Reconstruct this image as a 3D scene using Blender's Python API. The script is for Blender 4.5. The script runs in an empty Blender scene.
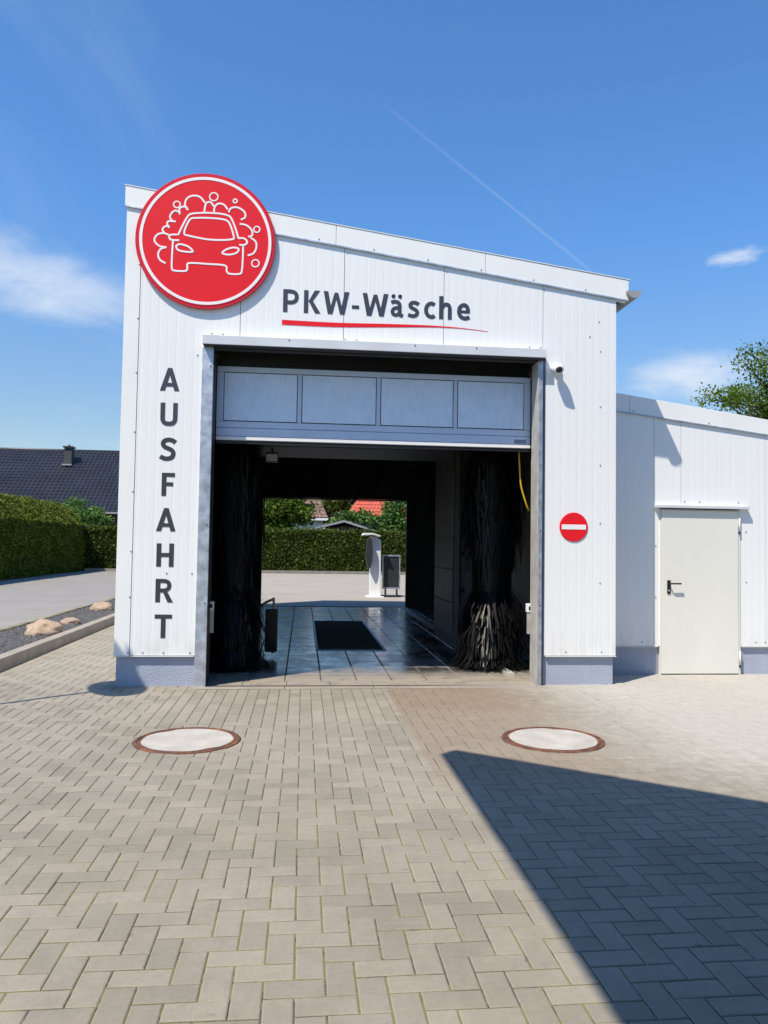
import bpy, bmesh, math, random
import numpy as np
from mathutils import Vector, Matrix
random.seed(7); rng = np.random.default_rng(7)
S = bpy.context.scene
C = S.collection

# ------------------------------------------------------------------ camera
cam_d = bpy.data.cameras.new('camera'); cam = bpy.data.objects.new('camera', cam_d); C.objects.link(cam)
YAW, PITCH, ROLL, CAMH = 0.10366, 0.04406, 0.0151, 1.55
fw = Vector((math.sin(YAW)*math.cos(PITCH), math.cos(YAW)*math.cos(PITCH), math.sin(PITCH)))
r0 = Vector((math.cos(YAW), -math.sin(YAW), 0)); u0 = r0.cross(fw)
rt = math.cos(ROLL)*r0 + math.sin(ROLL)*u0; up = -math.sin(ROLL)*r0 + math.cos(ROLL)*u0
m = Matrix.Identity(4)
for i in range(3):
    m[i][0] = rt[i]; m[i][1] = up[i]; m[i][2] = -fw[i]
m[2][3] = CAMH
cam.matrix_world = m
cam_d.sensor_fit = 'VERTICAL'; cam_d.sensor_height = 24; cam_d.lens = 24*770/1024
cam_d.clip_start = .05; cam_d.clip_end = 3000
S.camera = cam

# ------------------------------------------------------------------ sun and sky
AZ, EL = math.radians(49), math.radians(57.8)       # light travels towards +X and +Y
sd = bpy.data.lights.new('sun', 'SUN'); sun = bpy.data.objects.new('sun', sd); C.objects.link(sun)
sd.energy = 5.0; sd.angle = math.radians(.53); sd.color = (1, .90, .76)
ld = Vector((math.sin(AZ)*math.cos(EL), math.cos(AZ)*math.cos(EL), -math.sin(EL)))
sun.rotation_euler = ld.to_track_quat('-Z', 'Y').to_euler(); sun.location = (-10, -10, 20)
W = bpy.data.worlds.new('World'); S.world = W; W.use_nodes = True
nt = W.node_tree; nt.nodes.clear()
class NT:
    """small helper that wires shader nodes"""
    def __init__(s, tree): s.t = tree
    def n(s, typ, **kw):
        o = s.t.nodes.new(typ)
        for k, v in kw.items(): setattr(o, k, v)
        return o
    def inp(s, sock, v):
        if isinstance(v, bpy.types.NodeSocket): s.t.links.new(v, sock)
        elif v is not None: sock.default_value = v
    def m(s, op, a, b=None, c=None, clamp=False):
        o = s.n('ShaderNodeMath', operation=op, use_clamp=clamp)
        for i, v in enumerate((a, b, c)):
            if v is not None: s.inp(o.inputs[i], v)
        return o.outputs[0]
    def dot(s, a, v):
        o = s.n('ShaderNodeVectorMath', operation='DOT_PRODUCT'); s.inp(o.inputs[0], a); o.inputs[1].default_value = v
        return o.outputs['Value']
    def rng(s, v, a, b, c=0., d=1., smooth=True):
        o = s.n('ShaderNodeMapRange', interpolation_type='SMOOTHSTEP' if smooth else 'LINEAR')
        s.inp(o.inputs[0], v)
        for i, k in enumerate((a, b, c, d)): s.inp(o.inputs[i+1], k)
        return o.outputs[0]
    def noise(s, vec, scale, detail=4, rough=.55, dist=0.):
        o = s.n('ShaderNodeTexNoise'); s.inp(o.inputs['Vector'], vec)
        o.inputs['Scale'].default_value = scale; o.inputs['Detail'].default_value = detail
        o.inputs['Roughness'].default_value = rough; o.inputs['Distortion'].default_value = dist
        return o.outputs[0]
    def mapv(s, vec, scale=(1, 1, 1), loc=(0, 0, 0), rot=(0, 0, 0)):
        o = s.n('ShaderNodeMapping'); s.inp(o.inputs[0], vec)
        o.inputs['Scale'].default_value = scale; o.inputs['Location'].default_value = loc; o.inputs['Rotation'].default_value = rot
        return o.outputs[0]
    def mix(s, f, a, b, blend='MIX'):
        o = s.n('ShaderNodeMix', data_type='RGBA', blend_type=blend)
        s.inp(o.inputs[0], f)
        for i, v in ((6, a), (7, b)):
            if isinstance(v, (tuple, list)): v = (*v[:3], 1)
            s.inp(o.inputs[i], v)
        return o.outputs[2]
    def xyz(s, vec):
        o = s.n('ShaderNodeSeparateXYZ'); s.inp(o.inputs[0], vec); return o.outputs
N = NT(nt)
sky = N.n('ShaderNodeTexSky', sky_type='NISHITA', sun_disc=False)
sky.sun_elevation = EL; sky.sun_rotation = math.atan2(-math.sin(AZ), -math.cos(AZ)) % (2*math.pi)
sky.air_density = 1.0; sky.dust_density = 0.35; sky.ozone_density = 2.2; sky.altitude = 30
tc = N.n('ShaderNodeTexCoord').outputs['Generated']
dz = N.m('MAXIMUM', N.xyz(tc)[2], .03)
# thin high cloud drawn on a plane overhead, the same everywhere in the sky
proj = N.n('ShaderNodeVectorMath', operation='SCALE'); N.inp(proj.inputs[0], tc); N.inp(proj.inputs[3], N.m('DIVIDE', 1., dz))
cir = N.noise(N.mapv(proj.outputs[0], (1.0, .45, 0.), rot=(0, 0, .6)), 1.1, 7, .6, .6)
thin = N.m('MULTIPLY', N.rng(cir, .53, .85), .22)
def cloud(d, size, flat, soft, sc, seed):
    v = Vector(d).normalized(); sx = Vector((v.y, -v.x, 0)).normalized(); sz = sx.cross(v)
    a = N.m('DIVIDE', N.dot(tc, sx), size); b = N.m('DIVIDE', N.m('SUBTRACT', N.dot(tc, sz), 0.), size*flat)
    fwd = N.rng(N.dot(tc, v), .5, .7)
    r2 = N.m('ADD', N.m('MULTIPLY', a, a), N.m('MULTIPLY', b, b))
    g = N.m('EXPONENT', N.m('MULTIPLY', r2, -1.))
    nn = N.noise(N.mapv(tc, (1, 1, 2.4), loc=(seed, 0, 0)), sc, 6, .62, .3)
    return N.m('MULTIPLY', N.m('MULTIPLY', N.rng(N.m('ADD', g, N.m('MULTIPLY', N.m('SUBTRACT', nn, .5), 1.5)), .25, 1.25), soft), N.m('MULTIPLY', fwd, N.rng(g, .02, .3)))
cl = N.m('ADD', thin, cloud((-.30, .905, .29), .13, .32, .6, 9, 1.3))
cl = N.m('ADD', cl, cloud((-.42, .90, .32), .16, .3, .6, 8, 5.1))
cl = N.m('ADD', cl, cloud((.4794, .8122, .3326), .036, .3, .85, 26, 2.2))
cl = N.m('ADD', cl, cloud((.4488, .8785, .2106), .085, .42, .85, 11, 7.4))
cl = N.m('ADD', cl, cloud((.7, .70, .28), .16, .3, .5, 9, 3.4))
# contrail: a thin line along a great circle
ctn = N.m('ABSOLUTE', N.m('ADD', N.dot(tc, (-.5238, .4695, -.7107)), N.m('MULTIPLY', N.m('SUBTRACT', N.noise(tc, 30, 3), .5), .0015)))
ct = N.m('MULTIPLY', N.rng(ctn, .0003, .0026, 1., 0.), N.rng(N.dot(tc, (.2134, .8801, .4241)), .986, .9905))
along = N.rng(N.dot(tc, (.82, .07, -.56)), -.22, .1, .35, 1.)
cl = N.m('ADD', cl, N.m('MULTIPLY', N.m('MULTIPLY', ct, .11), along), clamp=True)
tint = N.mix(N.rng(dz, .08, .42), (.80, .82, .82), (.60, .98, 1.30))
skyc = N.mix(1., sky.outputs[0], tint, 'MULTIPLY')
col = N.mix(cl, skyc, (4.9, 5.4, 6.1))
bg = N.n('ShaderNodeBackground'); N.inp(bg.inputs[0], col); bg.inputs[1].default_value = .125
N.inp(N.n('ShaderNodeOutputWorld').inputs[0], bg.outputs[0])
S.view_settings.view_transform = 'Standard'; S.view_settings.look = 'None'
S.view_settings.exposure = 0.35; S.view_settings.gamma = 1; S.view_settings.use_curve_mapping = False
S.cycles.max_bounces = 8; S.cycles.diffuse_bounces = 4; S.cycles.glossy_bounces = 4; S.cycles.transparent_max_bounces = 16

# ------------------------------------------------------------------ materials
MATS = {}
def base(name):
    mt = bpy.data.materials.new(name); mt.use_nodes = True
    t = NT(mt.node_tree); p = mt.node_tree.nodes['Principled BSDF']; MATS[name] = mt
    pos = t.n('ShaderNodeNewGeometry').outputs['Position']
    return mt, t, p, pos
def pmat(name, col, rough=.6, var=.12, scale=3., fine=.06, fscale=60., bump=0., bscale=80., metal=0., spec=.5, stretch=(1, 1, 1), rvar=.0):
    mt, t, p, pos = base(name)
    v = t.mapv(pos, stretch)
    a = t.noise(v, scale, 5); b = t.noise(pos, fscale, 3)
    k = t.m('ADD', t.rng(a, .25, .75, 1-var, 1+var, False), t.rng(b, .25, .75, -fine, fine, False))
    cm = t.n('ShaderNodeVectorMath', operation='SCALE'); cm.inputs[0].default_value = col; t.inp(cm.inputs[3], k)
    t.inp(p.inputs['Base Color'], cm.outputs[0])
    if rvar: t.inp(p.inputs['Roughness'], t.rng(a, .3, .7, rough-rvar, rough+rvar, False))
    else: p.inputs['Roughness'].default_value = rough
    p.inputs['Metallic'].default_value = metal; p.inputs['Specular IOR Level'].default_value = spec
    if bump:
        bn = t.n('ShaderNodeBump'); bn.inputs['Strength'].default_value = bump; bn.inputs['Distance'].default_value = .01
        t.inp(bn.inputs['Height'], t.noise(pos, bscale, 4)); t.inp(p.inputs['Normal'], bn.outputs[0])
    return mt
def wall_mat(name, col):
    mt, t, p, pos = base(name)
    z = t.xyz(pos)[2]
    st = t.noise(t.mapv(pos, (14, 14, .35)), 1.4, 5, .6)
    cl = t.noise(pos, .7, 4)
    d = t.m('MULTIPLY', t.rng(st, .52, .8), t.rng(cl, .35, .75))
    low = t.m('MULTIPLY', t.rng(z, .33, .75, 1., 0.), t.rng(t.noise(t.mapv(pos, (3, 3, 1)), 4, 5), .35, .75))
    dirt = t.m('ADD', t.m('MULTIPLY', d, .16), t.m('MULTIPLY', low, .30), clamp=True)
    c = t.mix(dirt, col, (.45, .43, .38))
    t.inp(p.inputs['Base Color'], c); t.inp(p.inputs['Roughness'], t.rng(cl, .3, .7, .34, .46, False))
    bn = t.n('ShaderNodeBump'); bn.inputs['Strength'].default_value = .06; bn.inputs['Distance'].default_value = .02
    t.inp(bn.inputs['Height'], t.noise(pos, 2.2, 2)); t.inp(p.inputs['Normal'], bn.outputs[0])
    return mt
M_wall = wall_mat('white_sandwich_panel', (.80, .81, .81))
M_trim = pmat('white_trim_sheet', (.80, .81, .80), .4, .03, 2, .01)
M_lintel = pmat('light_grey_lintel', (.62, .64, .68), .45, .08, 3, .03)
M_plinth = pmat('blue_grey_plinth_render', (.36, .40, .50), .85, .12, 3, .06, 90, .9, 70)
M_galv = pmat('galvanised_steel', (.50, .54, .60), .48, .25, 9, .12, 45, .1, 60, .75, rvar=.1)
M_galv2 = pmat('weathered_galvanised_steel', (.50, .49, .46), .6, .22, 7, .1, 40, .1, 60, .3)
M_darkmetal = pmat('dark_metal', (.03, .032, .036), .5, .2, 6)
M_black = pmat('black_plastic', (.012, .012, .013), .45, .2, 10)
M_white = pmat('white_plastic', (.78, .79, .79), .35, .03, 3, .01)
M_red = pmat('sign_red', (.74, .010, .022), .55, .03, 2, .01, spec=.25)
M_red2 = pmat('sign_red_rim', (.58, .012, .035), .55, .03, 2, .01, spec=.25)
M_signwhite = pmat('sign_white', (.84, .82, .82), .4, .02, 2, .01)
M_letter = pmat('slate_lettering', (.040, .047, .068), .45, .06, 3, .02)
M_letter2 = pmat('charcoal_lettering', (.036, .040, .046), .45, .06, 3, .02)
M_doorframe = pmat('garage_door_aluminium', (.56, .65, .80), .4, .06, 5, .03)
M_leaf = pmat('ivory_door_paint', (.72, .715, .66), .5, .05, 1.6, .012, 60, stretch=(1, 1, .3))
M_concrete = pmat('concrete', (.42, .41, .39), .9, .14, 3, .1, 70, .4, 90)
M_manhole = pmat('pale_manhole_concrete', (.40, .38, .345), .9, .2, 5, .1, 80, .3, 120)
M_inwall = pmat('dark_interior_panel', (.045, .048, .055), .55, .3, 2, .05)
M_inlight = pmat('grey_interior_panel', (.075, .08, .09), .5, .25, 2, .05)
M_yellow = pmat('yellow_hose', (.62, .42, .02), .5)
M_redtile = pmat('red_roof_tile', (.46, .09, .055), .8, .15, 1.5, .1, 12)
M_browntile = pmat('brown_roof_tile', (.19, .115, .10), .8, .2, 1.5, .1, 12)
M_slate = pmat('anthracite_roof_tile', (.026, .028, .038), .42, .3, .8, .15, 9)
M_greyroof = pmat('grey_felt_roof', (.16, .16, .16), .9, .15, 2)
M_brick = pmat('dark_brick_wall', (.10, .06, .05), .9, .2, 4)
M_render = pmat('pale_house_render', (.66, .64, .60), .9, .06, 1)
M_lead = pmat('lead_flashing', (.30, .30, .31), .6)
M_bark = pmat('tree_bark', (.075, .055, .04), .95, .3, 6, .1, 40, .6, 30)
M_glassdark = pmat('dark_window_glass', (.02, .025, .03), .08, .1, 1)
M_canopy = pmat('canopy_sheet', (.10, .10, .105), .6, .08, 1)

def rust_mat():
    mt, t, p, pos = base('rusty_iron')
    a = t.noise(pos, 14, 6, .65); b = t.noise(pos, 5, 3)
    c = t.mix(t.rng(a, .35, .7), (.06, .03, .022), (.20, .07, .038))
    c = t.mix(t.rng(b, .5, .72, 0, .6), c, (.36, .17, .06))
    t.inp(p.inputs['Base Color'], c); p.inputs['Roughness'].default_value = .85
    bn = t.n('ShaderNodeBump'); bn.inputs['Strength'].default_value = .5; bn.inputs['Distance'].default_value = .004
    t.inp(bn.inputs['Height'], t.noise(pos, 90, 4)); t.inp(p.inputs['Normal'], bn.outputs[0])
    return mt
M_rust = rust_mat()

def frosted_mat():
    mt, t, p, pos = base('frosted_door_pane')
    v = t.n('ShaderNodeTexVoronoi'); v.inputs['Scale'].default_value = 55; t.inp(v.inputs['Vector'], t.mapv(pos, (1, .2, 1)))
    a = t.noise(pos, 3, 5); sp = t.rng(t.noise(pos, 30, 3), .65, .71)
    c = t.mix(t.rng(a, .3, .7), (.66, .79, .95), (.74, .84, .97))
    c = t.mix(t.m('MULTIPLY', sp, .22), c, (.12, .15, .2))
    c = t.mix(t.rng(t.noise(t.mapv(pos, (1, 1, .35)), 16, 5, .7), .45, .8, 0, .4), c, (.38, .48, .68))
    t.inp(p.inputs['Base Color'], c); p.inputs['Roughness'].default_value = .32
    bn = t.n('ShaderNodeBump'); bn.inputs['Strength'].default_value = .25; bn.inputs['Distance'].default_value = .004
    t.inp(bn.inputs['Height'], v.outputs['Distance']); t.inp(p.inputs['Normal'], bn.outputs[0])
    return mt
M_pane = frosted_mat()

def paver_mat(name, attr):
    """concrete block paving: tone per block, run-off stain in front of the bay, pale dust with sun glare painted in towards the annex"""
    mt, t, p, pos = base(name)
    if attr:
        a = t.n('ShaderNodeAttribute', attribute_name='tone'); rnd = a.outputs['Fac']
    else: rnd = t.n('ShaderNodeObjectInfo').outputs['Random']
    x, y, z = t.xyz(pos)
    n1 = t.noise(pos, 1.1, 5); n2 = t.noise(pos, 160, 3, .7); n3 = t.noise(pos, 9, 5, .6)
    c = t.mix(rnd, (.205, .187, .149), (.268, .243, .196))
    c = t.mix(t.rng(n1, .35, .7, 0, .6), c, (.295, .268, .222))
    c = t.mix(t.rng(t.noise(pos, .45, 4), .5, .72, 0, .5), c, (.19, .172, .142))
    # brown wash-water run-off with the sharp edge of the newer patch
    wob = t.m('MULTIPLY', t.m('SUBTRACT', n3, .5), .8)
    sx0 = t.rng(x, .915, .935); sx1 = t.rng(t.m('ADD', x, wob), 1.9, 2.9, 1., 0.)
    sy0 = t.rng(t.m('ADD', y, wob), 4.6, 5.6)
    st = t.m('MULTIPLY', t.m('MULTIPLY', sx0, sx1), sy0)
    c = t.mix(t.m('MULTIPLY', st, .62), c, (.232, .185, .138))
    deep = t.m('MULTIPLY', st, t.rng(t.m('ADD', y, wob), 7.0, 7.5))
    c = t.mix(t.m('MULTIPLY', deep, .35), c, (.20, .135, .09))
    # pale dust, with the sun glare painted into the same tone
    dust_glare = t.m('MULTIPLY', t.rng(t.m('ADD', x, wob), 2.0, 3.6), t.rng(t.m('ADD', y, wob), 4.2, 5.8))
    c = t.mix(t.m('MULTIPLY', dust_glare, .8), c, (.41, .394, .362))
    # speckle, wear and dark spots
    k = t.m('ADD', t.rng(n2, .2, .8, .84, 1.16, False), t.m('ADD', t.rng(n3, .25, .75, -.08, .08, False), t.rng(t.noise(pos, 34, 4, .7), .3, .7, -.07, .07, False)))
    sc = t.n('ShaderNodeVectorMath', operation='SCALE'); t.inp(sc.inputs[0], c); t.inp(sc.inputs[3], k)
    spot = t.rng(t.noise(pos, 13, 2, .4), .73, .77)
    c = t.mix(t.m('MULTIPLY', spot, .45), sc.outputs[0], (.10, .09, .08))
    scr = t.rng(t.noise(t.mapv(pos, (2, 60, 1), rot=(0, 0, .5)), 1.0, 2), .74, .78)
    c = t.mix(t.m('MULTIPLY', scr, .35), c, (.42, .41, .39))
    t.inp(p.inputs['Base Color'], c); p.inputs['Roughness'].default_value = .88; p.inputs['Specular IOR Level'].default_value = .35
    bn = t.n('ShaderNodeBump'); bn.inputs['Strength'].default_value = .35; bn.inputs['Distance'].default_value = .003
    t.inp(bn.inputs['Height'], t.noise(pos, 240, 3)); t.inp(p.inputs['Normal'], bn.outputs[0])
    return mt
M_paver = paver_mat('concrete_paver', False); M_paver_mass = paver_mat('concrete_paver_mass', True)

def joint_mat():
    mt, t, p, pos = base('paver_joint_sand')
    x, y, z = t.xyz(pos)
    n1 = t.noise(pos, 2.2, 4); n2 = t.noise(pos, 22, 3)
    c = t.mix(t.rng(n2, .3, .7), (.055, .046, .035), (.11, .093, .07))
    moss = t.m('MULTIPLY', t.rng(t.m('ADD', n1, t.m('MULTIPLY', t.m('SUBTRACT', n2, .5), .5)), .41, .52), t.rng(y, 4.2, 5.6, 1., 0.))
    moss = t.m('MULTIPLY', moss, t.rng(x, .9, 1.6, 1., .25))
    c = t.mix(t.m('MULTIPLY', moss, .8), c, (.20, .20, .04))
    dust_glare = t.m('MULTIPLY', t.rng(x, 1.2, 2.6), t.rng(y, 4.3, 5.6))  # joints paled here to paint in the glare that hides them
    c = t.mix(t.m('MULTIPLY', dust_glare, .8), c, (.31, .29, .255))
    t.inp(p.inputs['Base Color'], c); p.inputs['Roughness'].default_value = 1.
    return mt
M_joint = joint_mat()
def wet_floor():
    mt, t, p, pos = base('wet_wash_bay_floor')
    n = t.noise(pos, 1.5, 5); n2 = t.noise(pos, 5, 4)
    y = t.xyz(pos)[1]
    dry = t.m('MULTIPLY', t.rng(y, 9.9, 9.0, 0., 1.), t.rng(n2, .2, .55, .35, 1.))
    wet = t.rng(t.m('ADD', t.noise(t.mapv(pos, (1.6, .7, 1)), 1.6, 6, .65), t.m('MULTIPLY', n2, .5)), .66, .82)
    c = t.mix(wet, (.19, .18, .175), (.05, .05, .055))
    c = t.mix(dry, c, (.30, .265, .215))
    t.inp(p.inputs['Base Color'], c)
    rg = t.rng(wet, 0., 1., .52, .16, False)
    mx = t.m('ADD', t.m('MULTIPLY', rg, t.m('SUBTRACT', 1., dry)), t.m('MULTIPLY', dry, .6))
    t.inp(p.inputs['Roughness'], mx)
    t.inp(p.inputs['Coat Weight'], t.m('SUBTRACT', 1., dry)); p.inputs['Coat Roughness'].default_value = .2
    p.inputs['Specular IOR Level'].default_value = .9
    bn = t.n('ShaderNodeBump'); bn.inputs['Strength'].default_value = .12; bn.inputs['Distance'].default_value = .004
    t.inp(bn.inputs['Height'], t.noise(pos, 25, 3)); t.inp(p.inputs['Normal'], bn.outputs[0])
    return mt
M_wet = wet_floor()
def foliage(name, dark, light, trans=.25):
    mt, t, p, pos = base(name)
    a = t.n('ShaderNodeAttribute', attribute_name='tone').outputs['Fac']
    c = t.mix(a, dark, light)
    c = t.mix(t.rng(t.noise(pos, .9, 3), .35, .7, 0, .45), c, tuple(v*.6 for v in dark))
    t.inp(p.inputs['Base Color'], c); p.inputs['Roughness'].default_value = .6; p.inputs['Specular IOR Level'].default_value = .3
    tr = t.n('ShaderNodeBsdfTranslucent'); t.inp(tr.inputs[0], c)
    mx = t.n('ShaderNodeMixShader'); mx.inputs[0].default_value = trans
    t.inp(mx.inputs[1], p.outputs[0]); t.inp(mx.inputs[2], tr.outputs[0])
    t.inp(mt.node_tree.nodes['Material Output'].inputs[0], mx.outputs[0])
    return mt
M_hedge = foliage('thuja_hedge_foliage', (.06, .10, .008), (.20, .235, .018))
M_hedge2 = foliage('privet_hedge_foliage', (.04, .07, .008), (.12, .16, .02))
M_bush = foliage('broad_bush_foliage', (.05, .12, .02), (.15, .28, .06))
M_tree = foliage('oak_foliage', (.06, .12, .010), (.19, .28, .03), .4)
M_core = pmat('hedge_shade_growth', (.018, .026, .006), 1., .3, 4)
M_asph = pmat('driveway_surface', (.24, .228, .208), .9, .1, .8, .06, 30, .3, 60)
M_yard = pmat('rear_yard_paving', (.31, .285, .245), .9, .1, .8, .06, 12)
M_earth = pmat('grass_and_soil', (.07, .09, .03), 1., .3, .3, .1, 6)
M_gravelbed = pmat('gravel_bed', (.075, .075, .078), .95, .25, 12, .3, 70, 1., 45)
M_pebble = pmat('dark_basalt_chips', (.10, .10, .105), .9, .5, 30, .3, 120)
M_boulder = pmat('sandstone_boulder', (.34, .255, .185), .95, .35, 6, .2, 45, 1., 14)
M_kerb = pmat('kerb_concrete', (.27, .24, .20), .9, .2, 2.5, .08, 60, .3, 80)
M_kerbmoss = pmat('mossy_edging_stone', (.21, .19, .12), .95, .5, 3.5, .1, 40)
M_bristle = pmat('black_brush_bristle', (.006, .006, .007), .4, .3, 8, spec=.22)

# ------------------------------------------------------------------ mesh helpers
LOC = {}
def link(o, parent=None):
    C.objects.link(o)
    if parent is not None:
        o.parent = parent
        if parent.name in LOC: o.matrix_parent_inverse = Matrix.Translation(-Vector(LOC[parent.name]))
    return o
def tag(o, label=None, cat=None, group=None, kind=None):
    if label: o['label'] = label
    if cat: o['category'] = cat
    if group: o['group'] = group
    if kind: o['kind'] = kind
    return o
def thing(name, loc, label, cat, group=None):
    o = bpy.data.objects.new(name, None); o.location = loc; o.empty_display_size = .1
    C.objects.link(o); LOC[o.name] = tuple(loc)
    return tag(o, label, cat, group)
def mobj(name, v, f, mat, parent=None, smooth=False):
    me = bpy.data.meshes.new(name); me.from_pydata([tuple(p) for p in v], [], f); me.update()
    bm = bmesh.new(); bm.from_mesh(me); bmesh.ops.recalc_face_normals(bm, faces=bm.faces[:]); bm.to_mesh(me); bm.free()
    if mat: me.materials.append(mat)
    if smooth: me.polygons.foreach_set('use_smooth', [True]*len(me.polygons))
    return link(bpy.data.objects.new(name, me), parent)
def box_vf(x0, x1, y0, y1, z0, z1, o=0):
    v = [(x0, y0, z0), (x1, y0, z0), (x1, y1, z0), (x0, y1, z0), (x0, y0, z1), (x1, y0, z1), (x1, y1, z1), (x0, y1, z1)]
    f = [(0, 3, 2, 1), (4, 5, 6, 7), (0, 1, 5, 4), (1, 2, 6, 5), (2, 3, 7, 6), (3, 0, 4, 7)]
    return v, [tuple(i+o for i in q) for q in f]
def bevel(o, w, seg=2):
    bm = bmesh.new(); bm.from_mesh(o.data)
    es = [e for e in bm.edges if len(e.link_faces) == 2 and e.calc_face_angle(0) > .5]
    bmesh.ops.bevel(bm, geom=es, offset=w, segments=seg, affect='EDGES', profile=.5, clamp_overlap=True)
    bm.to_mesh(o.data); bm.free(); return o
def box(name, x0, x1, y0, y1, z0, z1, mat, parent=None, bev=0.):
    o = mobj(name, *box_vf(x0, x1, y0, y1, z0, z1), mat, parent)
    return bevel(o, bev) if bev else o
def boxes(name, lst, mat, parent=None):
    V, Fc = [], []
    for b in lst:
        v, f = box_vf(*b, o=len(V)); V += v; Fc += f
    return mobj(name, V, Fc, mat, parent)
def prism(name, poly, d0, d1, axis, mat, parent=None, bev=0.):
    """poly of (a,b) extruded along axis; axis 'y': (x,z); 'x': (y,z); 'z': (x,y)"""
    mk = {'y': lambda p, d: (p[0], d, p[1]), 'x': lambda p, d: (d, p[0], p[1]), 'z': lambda p, d: (p[0], p[1], d)}[axis]
    n = len(poly); v = [mk(p, d0) for p in poly] + [mk(p, d1) for p in poly]
    f = [tuple(range(n))[::-1], tuple(range(n, 2*n))] + [(i, (i+1) % n, n+(i+1) % n, n+i) for i in range(n)]
    o = mobj(name, v, f, mat, parent)
    return bevel(o, bev) if bev else o
def tube_vf(pts, rad, seg=8, o=0, cap=True):
    pts = [Vector(p) for p in pts]; rad = rad if hasattr(rad, '__len__') else [rad]*len(pts)
    V, Fc = [], []; pu = None
    for i, p in enumerate(pts):
        t = (pts[min(i+1, len(pts)-1)]-pts[max(i-1, 0)]).normalized()
        a = t.orthogonal().normalized() if pu is None else (pu - t*pu.dot(t)).normalized()
        pu = a; b = t.cross(a)
        for k in range(seg):
            an = 2*math.pi*k/seg; V.append(tuple(p + rad[i]*(math.cos(an)*a+math.sin(an)*b)))
    for i in range(len(pts)-1):
        for k in range(seg):
            k2 = (k+1) % seg; Fc.append((o+i*seg+k, o+i*seg+k2, o+(i+1)*seg+k2, o+(i+1)*seg+k))
    if cap:
        Fc.append(tuple(o+k for k in range(seg))[::-1]); Fc.append(tuple(o+(len(pts)-1)*seg+k for k in range(seg)))
    return V, Fc
def tube(name, pts, rad, mat, parent=None, seg=10, smooth=True):
    return mobj(name, *tube_vf(pts, rad, seg), mat, parent, smooth)
def lathe(name, prof, centre, mat, parent=None, seg=48, axis='z', smooth=False):
    """prof of (r,h) closed at both ends when r==0"""
    V, Fc = [], []; cx, cy, cz = centre; n = len(prof)
    for r, h in prof:
        for k in range(seg):
            a = 2*math.pi*k/seg; c, s = r*math.cos(a), r*math.sin(a)
            V.append((cx+c, cy+s, cz+h) if axis == 'z' else (cx+c, cy+h, cz+s))
    for i in range(n-1):
        for k in range(seg):
            k2 = (k+1) % seg; Fc.append((i*seg+k, i*seg+k2, (i+1)*seg+k2, (i+1)*seg+k))
    if prof[0][0] > 0 and prof[0] != prof[-1]: Fc.append(tuple(range(seg))[::-1])
    if prof[-1][0] > 0 and prof[0] != prof[-1]: Fc.append(tuple((n-1)*seg+k for k in range(seg)))
    o = mobj(name, V, Fc, mat, parent, smooth)
    bm = bmesh.new(); bm.from_mesh(o.data); bmesh.ops.remove_doubles(bm, verts=bm.verts[:], dist=1e-5); bm.to_mesh(o.data); bm.free()
    return o
def fast_quads(name, V, mat, parent=None, tone=None):
    """V: (n,4,3) array of loose quads in one mesh"""
    n = len(V); me = bpy.data.meshes.new(name)
    me.vertices.add(n*4); me.vertices.foreach_set('co', V.reshape(-1).astype(np.float32))
    me.loops.add(n*4); me.loops.foreach_set('vertex_index', np.arange(n*4, dtype=np.int32))
    me.polygons.add(n); me.polygons.foreach_set('loop_start', np.arange(0, n*4, 4, dtype=np.int32))
    if tone is not None:
        at = me.attributes.new('tone', 'FLOAT', 'POINT'); at.data.foreach_set('value', np.repeat(tone, 4).astype(np.float32))
    me.update(); me.validate(); me.materials.append(mat)
    return link(bpy.data.objects.new(name, me), parent)
def leaf_quads(c, size, upbias=.4, aspect=.55):
    n = len(c); a = rng.normal(size=(n, 3)); nn = rng.normal(size=(n, 3)); nn[:, 2] += upbias*2
    nn /= np.linalg.norm(nn, axis=1)[:, None]
    a -= nn*(a*nn).sum(1)[:, None]; a /= np.linalg.norm(a, axis=1)[:, None]; b = np.cross(nn, a)
    s = (size*rng.uniform(.6, 1.3, n))[:, None]
    return np.stack([c-a*s, c-b*s*aspect, c+a*s, c+b*s*aspect], 1)
def catmull(pts, k=6, closed=False):
    pts = [np.array(p, float) for p in pts]; n = len(pts); out = []
    for i in range(n if closed else n-1):
        g = (lambda j: pts[j % n]) if closed else (lambda j: pts[min(max(j, 0), n-1)])
        p0, p1, p2, p3 = g(i-1), g(i), g(i+1), g(i+2)
        for q in range(k):
            t = q/k; out.append(.5*((2*p1)+(-p0+p2)*t+(2*p0-5*p1+4*p2-p3)*t*t+(-p0+3*p1-3*p2+p3)*t**3))
    if not closed: out.append(pts[-1])
    return out
def ribbon_poly(pts, w, closed=False):
    """left and right offsets of a 2D polyline"""
    pts = [np.array(p, float) for p in pts]; n = len(pts); L, R_ = [], []
    for i in range(n):
        a = pts[(i-1) % n] if closed or i > 0 else pts[i]; b = pts[(i+1) % n] if closed or i < n-1 else pts[i]
        d1 = pts[i]-a; d2 = b-pts[i]
        d1 = d1/np.linalg.norm(d1) if np.linalg.norm(d1) > 1e-9 else None
        d2 = d2/np.linalg.norm(d2) if np.linalg.norm(d2) > 1e-9 else None
        if d1 is None: d1 = d2
        if d2 is None: d2 = d1
        t = d1+d2; t = t/np.linalg.norm(t); nrm = np.array([-t[1], t[0]]); mit = 1/max(.55, float(nrm@np.array([-d1[1], d1[0]])))
        L.append(pts[i]+nrm*w/2*mit); R_.append(pts[i]-nrm*w/2*mit)
    return L, R_
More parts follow.
